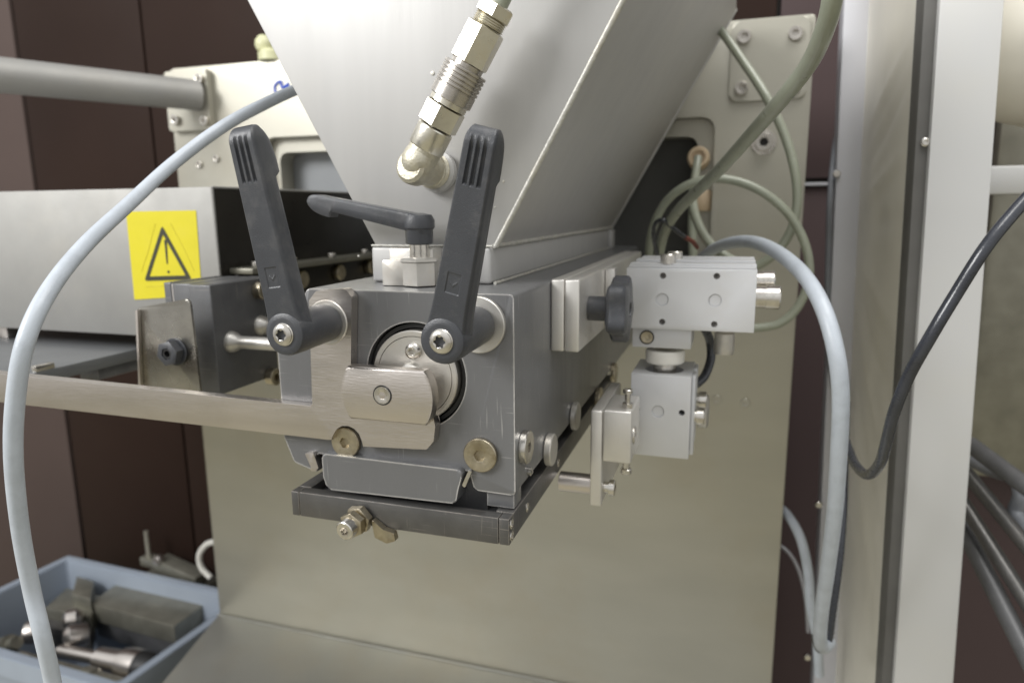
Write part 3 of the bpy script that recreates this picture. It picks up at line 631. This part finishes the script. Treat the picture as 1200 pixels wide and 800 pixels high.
tube_bm(pth, 0.0095, 24, bm, rf=lambda i: 0.0110)
lathe_bm(el+ea*.001-ax*.002, ea, [(0, -.008), (0.0100, -.007), (0.0114, -.003), (0.0114, .003), (0.0106, .0060), (0.0085, .0078), (0, .0084)], 24, bm=bm, rot=.35)
finish('elbow', bm, 'castn', hc, 32)
k = 1.06*px*1.14
l0 = 0; l1 = along(511.5, 150)
lathe('collar', A0, ax, [(0, 0), (19*k, 0), (19.8*k, .0008), (19.8*k, l1-.001), (18.8*k, l1-.0002), (0, l1-.0002)], 'nickel', hc, 40)
l2 = along(525, 124)
nut('hex_nut', A0+ax*(l1+.0003), ax, 22.5*k, l2-l1-.0006, 'nickel', hc, rot=.15)
l3 = along(528, 118); lathe('neck', A0+ax*l2, ax, [(0, 0), (20.5*k, 0), (20.5*k, l3-l2), (0, l3-l2)], 'nickel', hc, 40)
l4 = along(546.5, 80)
prof = [(0, 0), (22*k, 0), (23.3*k, .0006), (23.3*k, (l4-l3)*.36)]
for i in range(5):
    s_ = (l4-l3)*(.37 + .125*i); d_ = (l4-l3)*.125
    prof += [(22.3*k, s_), (22.3*k, s_+d_*.18), (23.6*k, s_+d_*.34), (23.8*k, s_+d_*.6), (23.6*k, s_+d_*.9)]
prof += [(21.5*k, l4-l3), (0, l4-l3)]
lathe('grooved_sleeve', A0+ax*l3, ax, prof, 'sleeve', hc, 56)
l5 = along(549, 75); lathe('sleeve_lip', A0+ax*l4, ax, [(0, 0), (17.5*k, 0), (17.5*k, l5-l4), (0, l5-l4)], 'sleeve', hc, 40)
l6 = along(570, 31); nut('hex_body', A0+ax*(l5-.0003), ax, 21*k, l6-l5, 'nickel', hc, rot=.15)
l7 = along(575, 21); prof = [(0, 0)]
for i in range(4): prof += [(15.5*k, (l7-l6)*i/4), (17.2*k, (l7-l6)*(i+.5)/4)]
prof += [(15.5*k, l7-l6), (0, l7-l6)]
lathe('thread', A0+ax*l6, ax, prof, 'nickel', hc, 36)
l8 = along(583, 5); nut('end_nut', A0+ax*l7, ax, 20*k, l8-l7, 'nickel', hc, rot=.35)
ht = A0+ax*l8
o = finish('air_hose', tube_bm(catmull([ht-ax*.004, ht+ax*.02, ht+ax*.05+Vector((.004, 0, 0)), ht+ax*.09+Vector((.012, 0.01, 0))], 8), 0.0060, 20), 'greencable', None, 60)
tag(o, 'short pale green air hose leaving the top coupling nut', 'hose')

# ------------------------------------------------------------------ conveyor housing at left
cx = -0.515; YQ = 0.20
ch = thing('conveyor_housing', 'grey sheet steel conveyor cover at left with warning sticker', 'cover', (-0.8, 0.3, -0.135))
bm = cube_bm(-1.25, cx, YQ, YQ+.0025, -0.1345, 0.0268, .001); finish('front_sheet', bm, 'conv', ch)
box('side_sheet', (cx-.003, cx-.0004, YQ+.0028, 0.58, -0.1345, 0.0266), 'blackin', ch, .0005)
box('top_sheet', (-1.25, cx-.0004, YQ+.0028, 0.58, 0.0240, 0.0264), 'conv', ch, .0005)
box('bottom_lip', (-1.25, cx-.004, YQ+.003, YQ+.02, -0.1345, -0.1320), 'conv', ch, .0005)
finish('corner_edge', tube_bm([Vector((cx-.001, YQ+.001, -0.134)), Vector((cx-.001, YQ+.001, 0.0265))], .0016, 10), 'conv', ch)
finish('side_edge', tube_bm([Vector((cx-.001, YQ+.001, 0.0262)), Vector((cx-.001, 0.58, 0.0262))], .0014, 10), 'conv', ch)
# bolted flange along the side foot
zf = PX(390, 302, cx+.02).z
box('side_flange', (cx+.0002, cx+.030, 0.215, 0.58, zf-.006, zf), 'gunmetal', ch, .001)
box('side_web', (cx+.004, cx+.010, 0.215, 0.58, -0.13, zf-.0063), 'blackin', ch, .0005)
for (u, v) in ((310, 336), (350, 327), (394, 319), (431, 312)):
    p = PX(u, v, cx+.010); cyl('flange_bolt', p, RX, 0.0105, 0.009, 'yscrew', ch, 24, c=.0015)
    cyl('flange_stud', (cx+.016, p.y-.02, zf), UZ, 0.006, 0.006, 'screw', ch, 20, c=.001)
# sticker
def sx_(u, v): p = P(u, v, YQ); return (p.x, p.z)
st = prism('warning_sticker', round_poly([sx_(148, 248), sx_(230, 246.5), sx_(237, 346), sx_(158, 351)], .0008), YQ-.0006, YQ-.0001, 'yellow', ch, bev=0)
def tri_ring(name, O, I, y0, y1, m, par):
    bm = bmesh.new(); ring_bm(bm, O, I, y0, y1); return finish(name, bm, m, par)
c3 = [sx_(190.5, 264), sx_(225.5, 327.5), sx_(170, 329)]
cen = (sum(p[0] for p in c3)/3, sum(p[1] for p in c3)/3)
inn = [(cen[0]+(p[0]-cen[0])*.76, cen[1]+(p[1]-cen[1])*.76) for p in c3]
tri_ring('triangle_border', round_poly(c3, .0022, 5), round_poly(inn, .0006, 5), YQ-.0010, YQ-.0007, 'ink', st)
prism('exclamation_mark', round_poly([sx_(193, 281), sx_(196, 281), sx_(197.4, 309), sx_(196, 309)], .0003), YQ-.0010, YQ-.0007, 'ink', st, bev=0)
lathe('exclamation_dot', P(197.5, 318.5, YQ-.0007), FR, [(0, 0), (.0015, 0), (.0015, .0003), (0, .0003)], 'ink', st, 16)
for a_, b_ in (((182, 262), (166, 318)), ((200, 262), (228, 318)), ((172, 336), (222, 334))):
    finish('faint_line', tube_bm([P(*a_, YQ-.0007), P((a_[0]+b_[0])/2+1, (a_[1]+b_[1])/2, YQ-.0007), P(*b_, YQ-.0007)], .0002, 6), 'ghost', st)

# conveyor bed beneath the housing
bd = thing('conveyor_bed', 'dark grey flat bed plate below the conveyor cover at left', 'plate', (-0.8, 0.1, -0.165))
b3 = PZ(40, 437, -0.150)
box('bed_plate', (-1.3, b3.x, b3.y, 0.45, -0.1625, -0.1500), 'bedgrey', bd, .001)
box('edge_rail', (b3.x-.03, b3.x-.004, 0.15, 0.45, -0.175, -0.1627), 'dblock', bd, .001)
box('left_post', (-0.872, -0.850, 0.21, 0.24, -0.1498, -0.135), 'steel', bd, .001)
box('hinge_pin', (P(48, 434, .09).x, P(54, 434, .09).x, .08, .10, -0.1500, -0.1440), 'screw', bd, .001)

# ------------------------------------------------------------------ dark guide block with spacer rods
YG = 0.085
gb = thing('guide_block', 'dark anodised side block with two steel spacer rods, left of housing', 'guide block', P(250, 450, YG))
g2 = lambda u, v, Y=YG: P(u, v, Y)
xa, xb, xc = g2(186, 400).x, g2(226, 400).x, g2(252, 400).x
zt_, zb_ = g2(235, 334).z, g2(240, 462).z
box('block', (xb+.0003, xc, YG, YG+.085, zb_, zt_), 'dblock', gb, .0012, 3)
box('rear_block', (xa, xa+.0085, YG+.012, YG+.08, zb_+.004, zt_), 'dblock', gb, .0012, 3)
box('spacer', (xa+.0088, xa+.0150, YG+.012, YG+.08, zb_+.004, zt_-.001), 'steel', gb, .0008)
box('middle_block', (xa+.0153, xb, YG+.006, YG+.08, zb_+.002, zt_), 'dblock', gb, .0012, 3)
def rod(u, v, y):
    p = P(u, v, y); l = -0.285 - xc
    return lathe('spacer_rod', (xc+.0002, y, p.z), RX, [(0, 0), (0.0098, 0), (0.0098, .001), (0.0088, .004), (0.0062, .009), (0.0058, .013), (0.0058, l), (0, l)], 'cast', gb, 36)
rod(266, 400, YG+.020); rod(303, 381, YG+.062)
for (u, v, y) in ((315, 441, YG+.070), (303, 340, YG+.062)):
    p = P(u, v, y); bolt('bolt', (xc+.0002, y, p.z), RX, 0.0085, 0.008, 'yscrew', gb, rs=0.004)
# thin front plate with dark nut
YT = 0.055
tp = thing('stop_plate', 'thin burnished steel plate with black hexagon nut, under the sticker', 'plate', P(200, 455, YT))
prism('plate', round_poly([xz(165, 462, YT), xz(160, 361, YT), xz(222, 349.5, YT), xz(235, 460, YT)], [.001, .003, .005, .001]), YT, YT+.0022, 'burnished', tp, bev=.0005)
prism('left_edge', round_poly([xz(163, 461, YT-.003), xz(159, 364, YT-.003), xz(161.5, 363, YT-.003), xz(165.5, 461, YT-.003)], .0002), YT-.0035, YT-.0003, 'steel', tp, bev=.0002)
nn = P(206, 412, YT-.0006); na = Vector((0.0, -1, 0))
cyl('washer', nn+Vector((0, .0005, 0)), na, .0118, .002, 'plastic', tp, c=.0005)
nut('nut', nn+na*.0015, na, .0108, .0090, 'plastic', tp, rot=.25, hole=.0052)
lathe('stud', nn+na*.0005, na, [(0, 0), (.0050, 0), (.0050, .0085), (.0042, .0092), (.0028, .0092), (.0028, .005), (0, .005)], 'black', tp, 24)

# ------------------------------------------------------------------ cables and hoses
cable('sensor_cable', [(70, 860, -.13), (62, 800, -.13), (50, 745, -.135), (37, 690, -.135), (24, 620, -.14), (16, 540, -.145), (18, 470, -.145), (30, 400, -.14), (58, 340, -.12), (100, 287, -.08), (150, 240, -.03), (205, 190, .02), (262, 148, .06), (310, 122, .10), (350, 104, .15), (400, 85, .22), (450, 70, .3)],
      0.0046, 'bluecable', 'thick pale blue grey cable looping down the left foreground', 'cable', n=12)
cable('supply_cable', [(800, 330, .50), (822, 303, .47), (845, 288, .42), (875, 283, .36), (905, 292, .30), (938, 318, .24), (962, 355, .20), (978, 405, .18), (985, 460, .18), (983, 530, .19), (978, 600, .21), (970, 665, .24), (963, 715, .27), (961, 748, .30), (965, 758, .33), (972, 752, .36)],
      0.0066, 'bluecable', 'thick pale blue grey cable arching over upper valve to the right', 'cable', n=12)
cable('air_hose', [(985, -60, .02), (977, -10, .03), (968, 30, .05), (948, 75, .09), (915, 118, .14), (880, 158, .20), (845, 197, .27), (815, 226, .34), (792, 250, .38), (778, 275, .42), (770, 310, .44)],
      0.0056, 'greencable', 'thickest grey green hose crossing diagonally behind the hopper', 'hose', group='grey green hoses')
cable('air_hose', [(815, 5, .54), (843, 34, .52), (872, 74, .50), (897, 112, .48), (918, 155, .47), (931, 198, .46), (934, 240, .46), (924, 276, .46), (900, 304, .46), (860, 322, .47), (810, 330, .48)],
      0.0052, 'greencable', 'grey green hose bowed right in front of bolted access plate', 'hose', group='grey green hoses')
cable('air_hose', [(760, 330, .47), (762, 280, .46), (776, 243, .45), (800, 220, .44), (830, 210, .44), (862, 212, .44), (895, 226, .44), (925, 252, .44), (944, 288, .44), (948, 325, .44), (936, 358, .44), (915, 378, .44), (888, 384, .44), (850, 384, .44), (820, 378, .44)],
      0.0050, 'greencable', 'grey green hose coiled in a wide loop behind the valve', 'hose', group='grey green hoses')
cable('air_hose', [(818, 185, .56), (815, 205, .54), (812, 235, .50), (818, 262, .47), (832, 285, .45), (850, 300, .44), (872, 312, .43)],
      0.0055, 'greencable', 'short grey green hose dropping from the peach coloured fitting', 'hose', group='grey green hoses')
cable('air_hose', [(812, 240, .56), (811, 262, .56), (812, 300, .55), (814, 330, .55)], 0.0055, 'greencable', 'short straight grey green hose piece inside the dark opening', 'hose', group='grey green hoses')
pf = thing('hose_fitting', 'peach coloured round hose fitting in the dark opening', 'fitting', P(818, 182, .59))
pq = P(818, 186, .57); lathe('ring', (pq.x, .60, pq.z), (0, -1, .1), [(0, 0), (.0135, 0), (.0145, .003), (.0145, .022), (.0125, .025), (0.009, .025), (0.009, .02), (0, .02)], 'peach', pf, 32)
pq = P(821, 235, .59); nut('hex_fitting', (pq.x, .62, pq.z), (0.3, -1, 0), .016, .02, 'peach', pf)
w1 = cable('wire', [(771, 300, .43), (766, 278, .41), (768, 262, .40), (777, 258, .39), (787, 266, .40), (800, 276, .42), (812, 283, .45)], 0.0024, 'blackcable', 'thin black wire curling above the upper valve', 'wire')
o = finish('red_end', tube_bm([P(803, 278, .425), P(812, 283, .45), P(817, 290, .47)], 0.0026, 10), 'redwire', w1)
cable('black_cable', [(1260, 175, .16), (1225, 210, .15), (1190, 247, .14), (1155, 290, .13), (1120, 345, .13), (1090, 395, .13), (1065, 440, .14), (1048, 482, .15), (1038, 520, .17), (1031, 543, .19), (1017, 556, .22), (1003, 545, .26), (994, 525, .30), (986, 500, .34), (982, 480, .38)],
      0.0043, 'blackcable', 'glossy black cable hanging across the white column at right', 'cable', n=12)
cable('flex_wire', [(1004, 40, .76), (992, 110, .74), (979, 170, .70), (973, 230, .66), (971, 290, .66), (970, 350, .66), (972, 410, .66), (979, 460, .64), (985, 480, .60)], 0.0042, 'greycable', 'thin grey wire hanging down against the brown wall', 'wire')
cable('flex_cable', [(992, 470, .45), (990, 540, .42), (988, 600, .38), (983, 660, .36), (975, 720, .35), (970, 752, .35), (960, 760, .36), (955, 745, .38)], 0.0042, 'blackcable', 'thin black cable hanging alongside the pale supply cable', 'cable')
cable('lower_cable', [(880, 580, .70), (905, 590, .66), (922, 602, .62), (938, 630, .58), (947, 670, .56), (950, 710, .55), (957, 745, .55), (960, 790, .56)], 0.0066, 'bluecable', 'pale cable curving out behind lower right edge of back plate', 'cable')
cable('lower_wire', [(900, 635, .72), (920, 643, .70), (935, 665, .69), (944, 700, .68), (947, 740, .68)], 0.0030, 'lilac', 'thin pale wire low in the dark gap', 'wire')
cable('valve_cable', [(826, 385, .26), (832, 400, .27), (833, 420, .27), (826, 440, .26), (816, 450, .25)], 0.0042, 'blackcable', 'short black cable joining the upper valve to the lower cylinder', 'cable')

# ------------------------------------------------------------------ right hand frame: column, gasket, film panel
cf = thing('cabinet_frame', 'white upright column with grey gasket and beige side sheet at right', 'frame', (0.2, 0.4, -1.15))
def strip(name, us, Y0, Y1, m, bev=.002, v0=-60, v1=870):
    (ua, ub, uc_, ud) = us  # left/right at v=0 and left/right at v=640, lines carried on
    L = lambda a, c, v: a + (c-a)*v/640.0
    pts = [xz(L(ua, uc_, v1), v1, Y0), xz(L(ub, ud, v1), v1, Y0), xz(L(ub, ud, v0), v0, Y0), xz(L(ua, uc_, v0), v0, Y0)]
    return prism(name, pts, Y0, Y1, m, cf, bev=bev)
strip('column', (1101, 1178, 1058, 1130), 0.36, 0.43, 'column', .003)
strip('gasket', (1083, 1102, 1043, 1060), 0.367, 0.40, 'gasket', .002)
strip('rear_strip', (989, 1021, 960, 990), 0.66, 0.70, 'lilac', .003)
# wrinkled film: side sheet running back from the gasket to the rear strip
bm = bmesh.new(); NU, NV = 26, 90; G = []
for i in range(NU+1):
    t = i/NU; row = []
    for j in range(NV+1):
        s = j/NV; v = -60 + 930*s
        pa = P(1084 - 40*(v/640), v, 0.37); pb = P(1018 - 32*(v/640), v, 0.665)
        p = pa.lerp(Vector((pb.x, pb.y, pa.z + (pb.z-pa.z)*1.0)), t)
        zz = p.z
        wv = 0
        for (zc, sl_, amp, wd) in ((0.13, .30, .004, .012), (0.085, .35, -.004, .012), (0.03, .22, .0045, .010), (-0.02, .10, -.003, .010), (-0.10, -.25, .004, .014), (-0.16, -.45, -.004, .012), (-0.22, -.6, .0045, .012), (-0.30, -.7, -.004, .015), (-0.38, -.8, .004, .015)):
            dz = zz - (zc - sl_*(t-.5)*.30); wv += .85*amp*math.exp(-(dz/(wd*.55))**2)*math.sin(math.pi*t)**1.5
        wv += .0015*math.sin(math.pi*t)*noise.noise(Vector((t*3, zz*12, 0)))
        row.append(bm.verts.new(p + Vector((-wv - .0008*math.sin(math.pi*t), 0, 0))))
    G.append(row)
for i in range(NU):
    for j in range(NV): bm.faces.new((G[i][j], G[i+1][j], G[i+1][j+1], G[i][j+1]))
gfront = list(bm.faces)
ret = bmesh.ops.extrude_face_region(bm, geom=gfront)
for v_ in [x for x in ret['geom'] if isinstance(x, bmesh.types.BMVert)]: v_.co.x += 0.004
finish('side_sheet', bm, 'cloth', cf, 60)
p = P(1084, 167, 0.367); bolt('gasket_screw', (p.x, .366, p.z), FR, .0042, .002, 'screw', cf, rs=.002, dome=.001)
for (u, v, Y) in ((980, 204, .66), (959, 590, .66), (946, 768, .66)): cyl('edge_screw', P(u, v, Y), FR, .005, .006, 'screw', cf, 16, c=.001)
box('cross_rail', (0.205, 0.60, 0.44, 0.475, P(1180, 228, .44).z, P(1180, 194, .44).z), 'column', cf, .003)

# things behind the column at far right
dm = thing('guard_drum', 'beige curved guard partly seen behind the white column, top right', 'guard', P(1200, 40, .55))
p = P(1235, 40, .58); lathe('shell', (p.x, .58, p.z+.10), (0.0, 0, -1), [(0, 0), (.075, 0), (.075, .14), (.070, .165), (.050, .19), (.02, .20), (0, .20)], 'cloth', dm, 48)
dk = thing('side_hatch', 'dark brown olive hatch behind the white column at far right', 'hatch', P(1190, 400, .8))
box('leaf', (0.36, 1.0, 0.80, 0.83, -0.42, 0.25), 'gunmetal', dk, .01)
rl = thing('roller_rack', 'grey steel rails and pipes low behind the white column', 'rack', P(1170, 600, .5))
for (a_, b_, r, m_) in (((1128, 548), (1220, 660), .010, 'tray'), ((1136, 520), (1230, 590), .012, 'dblock'), ((1120, 575), (1200, 700), .010, 'tray'), ((1125, 610), (1180, 720), .012, 'dblock')):
    finish('rail', tube_bm([P(*a_, .50), P(*a_, .50).lerp(P(*b_, .40), 3.0)], r*.8, 14), m_, rl, 60)
cable('rack_hose', [(1140, 540, .56), (1165, 552, .52), (1188, 560, .48), (1196, 580, .46), (1190, 600, .46), (1200, 620, .44), (1225, 650, .4)], .008, 'greycable', 'grey hose lying over the rails at lower right', 'hose')

# ------------------------------------------------------------------ crate with steel parts
A = PZ(80, 650, -0.85); B = PZ(296, 697, -0.85)
exx = Vector((B.x-A.x, B.y-A.y, 0)); W = exx.length; exx.normalize(); eyy = Vector((exx.y, -exx.x, 0)); DP = (PZ(20, 775, -0.85)-A).dot(eyy)
eyy = (eyy - exx*0.045).normalized()
def cp(a, b, z): return A + exx*a + eyy*b + Vector((0, 0, z))
cr_ = thing('crate', 'blue grey plastic crate full of steel parts at lower left', 'crate', cp(W/2, DP/2, -.30))
def frustum(name, lo, hi, z0, z1, m, par, lid=True):
    bm = bmesh.new()
    def r4(o_, z): return [cp(o_, o_, z), cp(W-o_, o_, z), cp(W-o_, DP-o_, z), cp(o_, DP-o_, z)]
    t_ = .004
    rings = [r4(lo, z0), r4(hi, z1), r4(hi+t_, z1), r4(lo+t_, z0+t_)]
    vs = [[bm.verts.new(p) for p in r_] for r_ in rings]
    for X_, Y_ in zip(vs, vs[1:]):
        for i in range(4): bm.faces.new((X_[i], X_[(i+1) % 4], Y_[(i+1) % 4], Y_[i]))
    bm.faces.new(vs[0][::-1]); bm.faces.new(vs[-1])
    bmesh.ops.bevel(bm, geom=list(bm.edges), offset=.003, segments=2, affect='EDGES')
    return finish(name, bm, m, par)
frustum('body', .045, .018, -.30, -.001, 'crate', cr_)
bm = bmesh.new(); t_ = .018
def rimring(o_, z): return [bm.verts.new(cp(a, b, z)) for a, b in ((o_, o_), (W-o_, o_), (W-o_, DP-o_), (o_, DP-o_))]
rr_ = [rimring(0, -.045), rimring(0, 0), rimring(t_, 0), rimring(t_+.002, -.006), rimring(.006, -.006), rimring(.006, -.045)]
for X_, Y_ in zip(rr_, rr_[1:]+rr_[:1]):
    for i in range(4): bm.faces.new((X_[i], X_[(i+1) % 4], Y_[(i+1) % 4], Y_[i]))
bmesh.ops.bevel(bm, geom=list(bm.edges), offset=.0015, segments=2, affect='EDGES')
finish('rim', bm, 'crate', cr_)
def cyl_item(name, label, cat, a, b, r, parts):
    pass
def pc(u, v, z): return PZ(u, v, -0.85+z)
def pxprism(name, pix, zt, th, m, par, bev=.003):
    pts = [pc(u, v, zt) for u, v in pix]
    return finish(name, prism_bm([(p.x, p.y) for p in pts], -0.85+zt-th, -0.85+zt, 'z', bev), m, par)
def rot_box(name, c, ax1, l, w_, h, m, par, bev=.003):
    a_ = Vector(ax1).normalized(); b_ = Vector((-a_.y, a_.x, 0)).normalized(); u3 = a_.cross(b_)
    bm = cube_bm(-l/2, l/2, -w_/2, w_/2, -h/2, h/2, bev)
    for v in bm.verts: v.co = Vector(c) + a_*v.co.x + b_*v.co.y + u3*v.co.z
    return finish(name, bm, m, par)
sbk = thing('steel_block', 'largest flat rectangular oiled steel block lying in the crate', 'block', pc(175, 735, -.1))
pxprism('slab', [(105, 706), (204, 733), (243, 705), (137, 683)], -.035, .045, 'gunmetal', sbk)
pxprism('underside', [(112, 722), (206, 752), (240, 724), (140, 700)], -.083, .05, 'dblock', sbk)
b2 = thing('steel_bracket', 'dark ribbed steel casting at back left of the crate', 'casting', pc(85, 712, -.1))
pxprism('plate', [(52, 712), (106, 722), (118, 697), (78, 688)], -.05, .05, 'gunmetal', b2)
pxprism('lug', [(84, 696), (106, 702), (110, 680), (90, 674)], -.02, .04, 'gunmetal', b2)
pxprism('web', [(54, 733), (105, 745), (110, 722), (62, 708)], -.075, .05, 'tray', b2)
def turned(nm, lab, p0, p1, r, prof, m, extra=None):
    t_ = thing(nm, lab, 'machine part', p0); av = p1-p0; L_ = av.length
    lathe('body', p0, av, [(a*r, b*L_) for a, b in prof], m, t_, 32)
    if extra: lathe(extra[0], p0+av*extra[3], av, [(a*r, b*L_) for a, b in extra[1]], extra[2], t_, 32)
turned('steel_shaft', 'bright steel shaft with dark rubber end in front of the block', pc(70, 762, -.06), pc(190, 785, -.05), .030,
       [(0, 0), (.4, 0), (.45, .02), (.45, .38), (.75, .40), (.8, .62), (1.0, .64), (1.1, .72), (1.05, .80), (0, .80)], 'steel', ('rubber_end', [(0, 0), (1.03, 0), (1.0, .10), (.7, .17), (0, .19)], 'black', .802))
turned('steel_dome', 'rounded steel dome lying on the dark casting in the crate', pc(74, 727, -.045), pc(98, 722, -.045), .022, [(0, 0), (.6, .02), (1, .2), (1, .7), (.6, .95), (0, 1)], 'steel')
turned('steel_cup', 'bright steel cup directly above the rubber ended shaft in the crate', pc(74, 748, -.04), pc(104, 742, -.05), .026, [(0, 0), (.5, .02), (.9, .15), (1, .4), (.9, .9), (0, 1)], 'steel')
turned('steel_pin', 'bright steel sphere ended pin at far left of the crate', pc(26, 742, -.05), pc(52, 738, -.05), .026, [(0, 0), (.5, .05), (.9, .2), (1, .5), (.8, .9), (0, 1)], 'steel')
turned('steel_tube', 'thin dull steel tube lying along the front of the crate', pc(22, 772, -.06), pc(150, 806, -.06), .016, [(0, 0), (1, 0), (1, .6), (1.3, .62), (1.3, .7), (1, .72), (1, 1), (0, 1)], 'gunmetal')
turned('steel_bush', 'small dark steel bush in the left corner of the crate', pc(4, 758, -.07), pc(20, 752, -.05), .022, [(0, 0), (1, 0), (1, .5), (.6, .55), (.6, 1), (0, 1)], 'gunmetal')
# objects between crate and plate, resting behind
th_ = thing('clamp_tool', 'small steel clamp with upright handle lying behind the crate', 'clamp', P(180, 665, .83))
Yk = .82
finish('handle', tube_bm([P(171, 622, Yk), P(173, 640, Yk), P(176, 660, Yk)], .0052, 12), 'rear', th_)
rot_box('jaw', P(180, 657, Yk), (1, -.1, 0), .06, .03, .022, 'gunmetal', th_); lathe('knob', P(188, 654, Yk-.01), FR, [(0, 0), (.012, 0), (.013, .008), (.009, .016), (0, .018)], 'steel', th_, 24)
rot_box('base', P(212, 668, Yk), (1, 0, -.25), .12, .04, .03, 'gunmetal', th_)
finish('support', cube_bm(P(165, 670, Yk).x, P(240, 680, Yk).x, Yk-.03, Yk+.05, -1.15, P(212, 682, Yk).z, .003), 'gunmetal', th_)
hr = finish('white_ring', tube_bm(catmull([P(256, 634, .72), P(243, 637, .72), P(234, 649, .72), P(236, 664, .72), (P(247, 676, .72))], 8), .0065, 12), 'ptfe', None, 60)
tag(hr, 'curved white plastic hoop behind left edge of the back plate', 'hoop')
